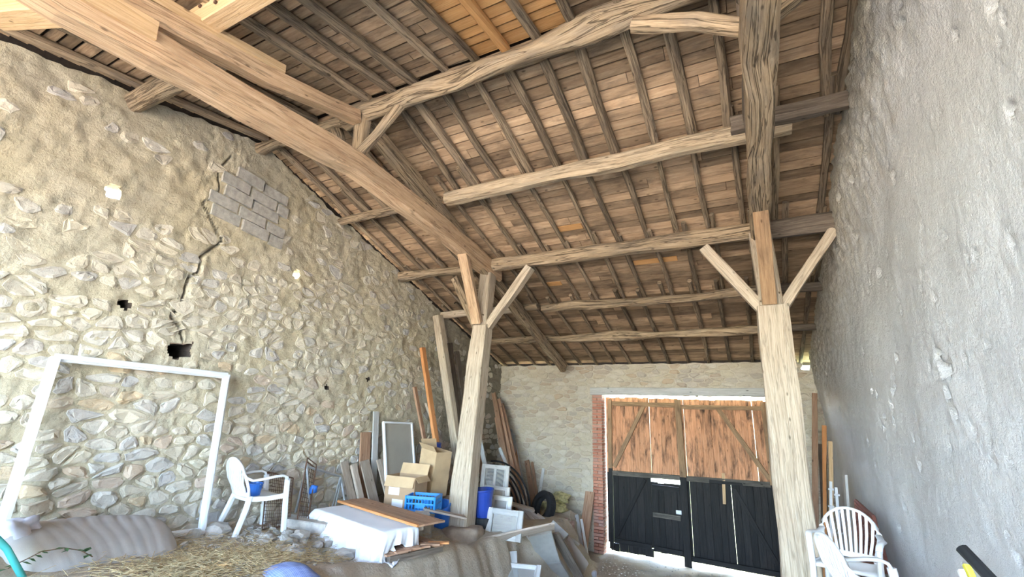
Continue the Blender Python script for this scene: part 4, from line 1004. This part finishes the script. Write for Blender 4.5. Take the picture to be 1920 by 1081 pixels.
sash('weathered white window sash second in the stack', (-4.28, 7.72, gz(-4.28, 7.7)), .52, .56, .05, .14, M['whitewood'], 1, .06)
sash('small weathered window sash with boards behind its pane', (-4.06, 7.50, gz(-4.1, 7.5)), .42, .44, .05, .18, M['whitewood'], 1, .075, 1)
sash('wide grey window sash with boarded pane at the front of the stack', (-3.72, 7.02, 1.03), .62, .44, .08, .22, M['greywood'], 1, .085, 1)
# blue bucket and black bucket behind the post
g = Geo(); g.add(*lathe([(.001, 0), (.13, 0), (.19, .40), (.20, .41), (.20, .43), (.18, .43), (.12, .02), (.001, .02)], 22, TR((-4.16, 7.12, gz(-4.1, 7.05)+.15), 0, .06, -.05)))
g.out('plastic_tub', M['tub'], None, 'dark blue plastic tub just right of the post', 'tub')
g = Geo(); g.add(*lathe([(.001, 0), (.15, 0), (.165, .15), (.15, .155), (.001, .15)], 18, TR((-4.14, 7.1, gz(-4.1, 7.05)))))
g.out('flower_pot', M['black'], None, 'black plastic pot under the dark blue tub', 'pot')
# black hose coil
hs = empty('hose', (-4.55, 9.2, .9), 'coiled black corrugated hose between the sashes and white batten', 'hose')
for k in range(6):
    r0 = .50+.06*k; pts = [V3((-4.95+r0*math.sin(a)*1.05-.10, 8.85+.05*k, gz(-4.5, 9)+.02+r0*math.cos(a)*1.15)) for a in [math.pi/2*(-.1+1.1*j/14) for j in range(15)]]
    beam('coil', pts, .04, .04, M['rubber'], hs, rnd=8, smooth=True)
# tyre
ty = empty('tyre', (-4.05, 9.5, gz(-4.05, 9.5)), 'old black car tyre leaning by the hose', 'tyre'); tmx2 = TR((-4.08, 9.45, gz(-4.05, 9.5)+.30), -.5, math.radians(72))
prof = [(.19, -.07), (.20, -.085), (.26, -.095), (.295, -.085), (.31, -.06), (.31, .06), (.295, .085), (.26, .095), (.20, .085), (.19, .07), (.205, .06), (.25, .07), (.25, -.07), (.205, -.06), (.19, -.07)]
mk('casing', *lathe(prof, 30, tmx2), M['rubber'], ty, smooth=True)
g = Geo()
for k in range(40):
    a = 2*math.pi*k/40
    for z in (-.035, .035): g.add(*boxg((.312, 0, z), (.012, .03, .05), tmx2 @ Matrix.Rotation(a+(.08 if z > 0 else 0), 4, 'Z')))
g.out('tread', M['rubber'], ty, kind='stuff')
# slats fanned on the ground near the tyre
for k in range(7):
    a = -.55+.05*k; p = V3((-4.25+.06*k, 8.6+.05*k, 1.22-.03*k+.02*(k % 2)))
    lean('batten', 'thin weathered batten in the fanned bundle before the tyre', p, p+V3((.72, -.25+.07*k, -.42)), .05, .018, M['board'], 'batten', (0, .3, 1), 'fanned battens before the tyre', 2)
lean('board', 'broken grey-brown board end above the fanned battens', (-4.4, 8.35, 1.32), (-3.95, 8.7, 1.18), .13, .04, M['board'])
# plastic bags on the heap by the back wall
for c, s, mt, lab in (((-4.20, 10.35, .98), (.25, .17, .10), 'bagyel', 'yellow printed bag on the heap by the back wall'), ((-4.12, 10.55, 1.16), (.20, .13, .09), 'bagyel', 'crumpled pale yellow bag on top of the heap'), ((-4.0, 10.15, .72), (.30, .20, .13), 'bagred', 'crumpled red and white bag in front of the yellow one')):
    Vr, Fr = rockg(c, s, c[0]*3, .7, 3); mk('plastic_bag', Vr, Fr, M[mt], None, lab, 'bag')
Vr, Fr = rockg((-4.12, 10.5, .45), (.50, .40, .42), 8.8, .5, 3); mk('rubble_heap', Vr, Fr, M['dirt'], None, 'earth and rubbish heap at the back wall under the bags', 'heap')
# boards and slabs over the bank edge
lean('board', 'long grey plank lying over the bank edge toward the square slab', (-3.98, 6.72, 1.02), (-2.98, 7.35, 1.27), .20, .03, M['board'], side=(.3, -.6, .5))
def sheet(name, label, P, th, mat, cat): 
    P = [V3(p) for p in P]; n = (P[1]-P[0]).cross(P[3]-P[0]).normalized()*th
    return mk(name, P+[p-n for p in P], [(0, 1, 2, 3), (7, 6, 5, 4), (0, 4, 5, 1), (1, 5, 6, 2), (2, 6, 7, 3), (3, 7, 4, 0)], mat, None, label, cat)
sheet('slab', 'grey flat slab leaning over the bank edge, upper of two', [(-3.56, 7.62, 1.02), (-3.50, 8.06, .53), (-3.17, 8.10, .60), (-3.16, 7.68, 1.12)], -.05, M['slab'], 'slab')
sheet('slab', 'grey flat slab leaning on the bank, lower of two', [(-3.505, 8.07, .52), (-3.42, 8.62, -.02), (-3.05, 8.66, .04), (-3.165, 8.11, .59)], -.05, M['slab'], 'slab')
sheet('slab', 'square buff slab tipped on one corner above the others', [(-3.47, 8.5, 1.10), (-3.63, 8.42, .88), (-3.36, 8.36, .66), (-3.16, 8.46, .92)], .05, M['slab'], 'slab')
sheet('slab', 'brownish slab tipped behind the buff square slab', [(-3.30, 8.85, .80), (-3.36, 8.8, .62), (-3.08, 8.95, .12), (-2.96, 9.0, .36)], .045, M['board'], 'slab')
lean('board', 'dark plank leaning beside the two grey slabs', (-2.92, 8.72, gz(-2.9, 8.7)), (-3.22, 7.95, 1.02), .17, .03, M['dark'], side=(1, .2, 0))
lean('batten', 'white batten leaning on the bank left of the slabs', (-3.46, 8.35, .1), (-3.70, 7.75, .92), .06, .03, M['whitewood'], 'batten', (1, 0, 0))
lean('batten', 'second white batten leaning close to the slab edge', (-3.36, 8.40, .1), (-3.62, 7.72, .98), .05, .03, M['whitewood'], 'batten', (1, 0, 0))
lean('board', 'grey painted board standing at the foot of the bank', (-3.46, 7.0, .25), (-3.60, 7.15, .86), .13, .03, M['greywood'], side=(1, .4, 0))
sash('white window sash lying at the foot of the bank', (-3.25, 6.55, gz(-3.25, 6.55)+.02), .62, .7, .3, 1.05, M['whitewood'], 1, .07)
lean('batten', 'grey batten standing by the brick jamb, left of two', (-3.42, 10.1, .02), (-3.70, 10.42, .86), .08, .02, M['greywood'], 'batten', (1, 0, 0))
lean('batten', 'grey batten standing by the brick jamb, right of two', (-3.34, 10.15, .02), (-3.60, 10.45, .78), .05, .02, M['whitewood'], 'batten', (1, 0, 0))
lean('board', 'wide brown plank leaning on the wall beside the brick jamb', (-3.58, 10.35, gz(-3.58, 10.35)), (-3.57, 10.98, 1.27), .22, .035, M['brown'], side=(1, 0, 0), n=4)
Vr, Fr = rockg((-3.02, 9.5, .05), (.05, .05, .06), 3, .3, 2); mk('plastic_bottle', Vr, Fr, M['rag'], None, 'small white plastic litter before the wide brown plank', 'litter')
# blue plaid cushion in the foreground
g = Geo(); nu, nv = 28, 20; Vq = []; Fq = []; Uq = []
for i in range(nu+1):
    for j in range(nv+1):
        u, v = -1+2*i/nu, -1+2*j/nv; h = (max(0, 1-abs(u)**2.6)*max(0, 1-abs(v)**2.6))**.6
        Vq.append(TR((-3.80, 3.16, 1.30), -.25) @ V3((u*.42, v*.28, .28*h+.012*noise.noise((u*3, v*3, 0)))))
for i in range(nu):
    for j in range(nv):
        a = i*(nv+1)+j; Fq.append((a, a+nv+1, a+nv+2, a+1)); Uq.append([(i/nu*1.4, j/nv), ((i+1)/nu*1.4, j/nv), ((i+1)/nu*1.4, (j+1)/nv), (i/nu*1.4, (j+1)/nv)])
g.add(Vq, Fq, Uq); g.out('cushion', M['plaid'], None, 'blue plaid fabric cushion on the ground in the foreground', 'cushion', smooth=True)
# turquoise piece at the left edge, rag, ivy
tq = empty('garden_table', (-5.0, 1.55, 1.6), 'turquoise garden furniture with round edge and tube at left edge', 'furniture')
g = Geo(); g.add(*lathe([(.001, -.012), (.23, -.012), (.25, 0), (.23, .012), (.001, .012)], 30, TR((-5.06, 1.30, 2.06), .3, 1.45, .2))); g.out('round_top', M['teal'], tq, smooth=False)
beam('tube_leg', [(-5.04, 1.40, 2.12), (-4.99, 1.62, 1.86), (-4.97, 1.80, 1.56)], .045, .045, M['teal'], tq, rnd=10, smooth=True)
Vr, Fr = rockg((-5.55, 1.85, 1.86), (.11, .10, .10), 5.1, .8, 3); mk('rag', Vr, Fr, M['rag'], None, 'crumpled pale rag at the foot of the white frame', 'rag', smooth=True)
iv = empty('ivy_sprig', (-4.95, 1.85, 1.55), 'green ivy sprig trailing over the mattress corner', 'plant')
pts = [V3((-5.0, 1.66, 1.72)), V3((-4.98, 1.82, 1.80)), V3((-4.97, 1.95, 1.80)), V3((-4.95, 2.06, 1.76)), V3((-4.93, 2.14, 1.70))]
beam('stem', pts, .008, .008, M['stem'], iv, rnd=5)
for k in range(16):
    p, tg = poly_at(pts, k/15); a = R.uniform(0, 6.28); d = V3((math.cos(a), math.sin(a), R.uniform(-.5, .3))).normalized(); s_ = d.cross(V3((0, 0, 1))).normalized(); l = R.uniform(.06, .10)
    mk('leaf', [p, p+d*l*.5+s_*l*.28+V3((0, 0, .006)), p+d*l, p+d*l*.5-s_*l*.28+V3((0, 0, .006)), p+d*l*.5-V3((0, 0, .004))], [(0, 1, 4), (1, 2, 4), (2, 3, 4), (3, 0, 4)], M['leaf'], iv)

# ------------------------------------------------------------------ things by the right wall
wp = empty('wooden_bench', (.78, 5.4, gz(.78, 5.4)), 'old plank bench under the white chairs by the rendered wall', 'bench')
for k in range(4): beam('plank', [(.56+.155*k, 4.25, 1.235), (.56+.155*k, 6.55, 1.235)], .15, .03, M['brown'], wp, n=3, side=(1, 0, 0))
for x in (.54, 1.0):
    for y in (4.4, 6.4): beam('leg', [(x, y, gz(x, y)), (x, y, 1.22)], .07, .07, M['brown'], wp)
monobloc((.68, 5.95, 1.252), math.radians(165), 'white plastic chair with fan back standing on the bench by the rendered wall')
monobloc((.74, 4.80, 1.252), math.radians(-75), 'nearest white plastic chair on the bench by the rendered wall')
wk_ = empty('wicker_basket', (1.0, 7.1, 1.6), 'red-brown wicker panel against the rendered wall behind the chairs', 'wicker')
P = [V3((1.02, 7.5, 2.06)), V3((1.06, 6.75, 2.0)), V3((1.05, 6.35, 1.55)), V3((.95, 7.2, 1.40))]
for a, b2 in ((0, 1), (1, 2), (2, 3), (3, 0)): beam('rim', [P[a], P[b2]], .04, .04, M['wicker'], wk_, rnd=8)
g = Geo()
for k in range(1, 16): g.add(*sweep([P[0].lerp(P[1], k/16), P[3].lerp(P[2], k/16)], .014, .014, rnd=5))
for k in range(1, 12): g.add(*sweep([P[0].lerp(P[3], k/12)+V3((-.012, 0, 0)), P[1].lerp(P[2], k/12)+V3((-.012, 0, 0))], .014, .014, rnd=5))
g.out('weave', M['wicker'], wk_, kind='stuff')
box('wicker_stand', (.98, 7.0, .95), (.22, .9, .9), M['dark'], label='dark chest under the red-brown wicker panel', cat='chest')
tall('long reddish plank in the back right corner', (.62, 10.35, gz(.6, 10.3)), (1.06, 10.72, 3.55), .09, .05, M['brown'], (1, 0, 0))
tall('orange-brown lath right of the long reddish plank', (.72, 10.0, gz(.7, 10)), (1.10, 10.3, 2.95), .06, .04, M['orange'], (1, 0, 0))
tall('pale lath leaning on the rendered wall near the corner', (.76, 9.6, gz(.7, 9.6)), (1.10, 9.75, 2.70), .06, .035, M['fresh'], (1, 0, 0))
tall('dark plank in the back right corner shade', (.82, 10.5, gz(.8, 10.5)), (1.08, 10.9, 2.6), .12, .04, M['dark'], (1, 0, 0))
wf = empty('curtain_rail', (.75, 8.5, .9), 'white metal rails with brackets leaning on the rendered wall', 'rail')
for p, q in (((.62, 8.3, gz(.6, 8.3)), (.90, 8.6, 2.16)), ((.84, 8.45, gz(.84, 8.45)), (.96, 8.65, 2.08))):
    beam('rail', [p, q], .035, .02, M['white'], wf, n=2)
    for t in (.70, .84, .95): c = V3(p).lerp(V3(q), t); box('bracket', c+V3((.0, -.02, 0)), (.07, .03, .025), M['white'], wf)
tall('light blue painted board leaning on the rendered wall', (.88, 8.25, gz(.88, 8.25)), (1.08, 8.55, 2.26), .22, .03, M['whitewood'], (0, 1, 0), 'board', 'board', 4)
br = tube('broom', 'black tube handle leaning low on the rendered wall', [(.78, 3.0, 2.44), (1.03, 2.55, 2.0), (1.0, 2.2, gz(1.0, 2.2))], .05, M['black'], 'handle')
lean('lath', 'yellow lath beside the black handle', (.98, 2.4, gz(.98, 2.4)), (.79, 3.02, 2.37), .035, .02, M['yellow'], 'lath')
lean('lath', 'white lath beside the yellow one', (.9, 2.5, gz(.9, 2.5)), (.765, 3.02, 2.345), .035, .02, M['whitewood'], 'lath')

# ------------------------------------------------------------------ rubble, pebbles and straw on the earth
shapes = []
for k in range(8):
    Vr, Fr = rockg((0, 0, 0), (1, .8, .6), k*3.1, .55, 2); me = bpy.data.meshes.new('rock'); me.from_pydata(Vr, [], Fr); me.materials.append(M['pebble'] if k % 3 else M['concrete']); shapes.append(me)
rr = random.Random(3)
for k in range(84):
    for _ in range(30):
        x, y = (rr.gauss(-4.95, .38), rr.gauss(3.95, .42)) if k < 62 else (rr.uniform(-5.9, -4.1), rr.uniform(2.6, 6.4))
        tlx = tmx.inverted() @ V3((x, y, 0))
        if -6.0 < x < -3.95 and not (abs(tlx.x) < hx+.05 and abs(tlx.y) < hy+.05): break
    s_ = rr.choice((.025, .03, .04, .05, .075)) if k < 62 else rr.uniform(.03, .06)
    o = bpy.data.objects.new('rock', rr.choice(shapes)); COL.objects.link(o); o.location = (x, y, gz(x, y)+s_*.25); o.scale = (s_, s_*rr.uniform(.8, 1.2), s_*rr.uniform(.6, 1)); o.rotation_euler = (rr.uniform(-.4, .4), rr.uniform(-.4, .4), rr.uniform(0, 6.3))
    tag(o, 'loose lump of rubble on the earth by the white chair and table', 'rock', 'rubble lumps around the table')
for x, y, s_, lab in ((-5.78, 3.66, .14, 'large flat stone under the back leg of the white chair'), (-4.42, 4.42, .12, 'pinkish stone holding down the front of the white sheet'), (-5.08, 4.28, .11, 'squarish stone in front of the long concrete kerb')):
    Vr, Fr = rockg((x, y, gz(x, y)+s_*.35), (s_, s_*.9, s_*.55), x*5, .5, 2, .4); mk('rock', Vr, Fr, M['pebble'], None, lab, 'rock')
g = Geo(); g2 = Geo()
for k in range(900):
    x, y = rr.gauss(-4.9, .6), rr.gauss(3.9, .7)
    if not (-6.0 < x < -3.9): continue
    s_ = rr.uniform(.008, .024); g.add(*rockg((x, y, gz(x, y)+s_*.3), (s_, s_*.8, s_*.6), k*.7, .5, 1))
for k in range(500):
    x, y = rr.uniform(-3.6, .2), rr.uniform(8.6, 11.0); s_ = rr.uniform(.006, .018); g.add(*rockg((x, y, gz(x, y)+s_*.3), (s_, s_*.8, s_*.6), k*.7, .5, 1))
g.out('gravel', M['pebble'], None, 'fine stone chips scattered over the earth floor', 'gravel', kind='stuff')
for k in range(4200):
    x, y = (rr.gauss(-4.55, .35), rr.gauss(2.95, .45)) if k < 3300 else (rr.uniform(-5.6, -3.95), rr.uniform(2.4, 6.2))
    if x > -3.9 or x < -5.9: continue
    a = rr.uniform(0, 6.28); l = rr.uniform(.05, .20); z = gz(x, y)+rr.uniform(.004, .03); p = V3((x, y, z)); q = p+V3((math.cos(a)*l, math.sin(a)*l, rr.uniform(-.01, .04)))
    V_, F_, U_ = sweep([p, q], .005, .004, rnd=3); g2.add(V_, F_)
g2.out('straw', M['straw'], None, 'yellow straw strewn over the raised earth floor', 'straw', kind='stuff')
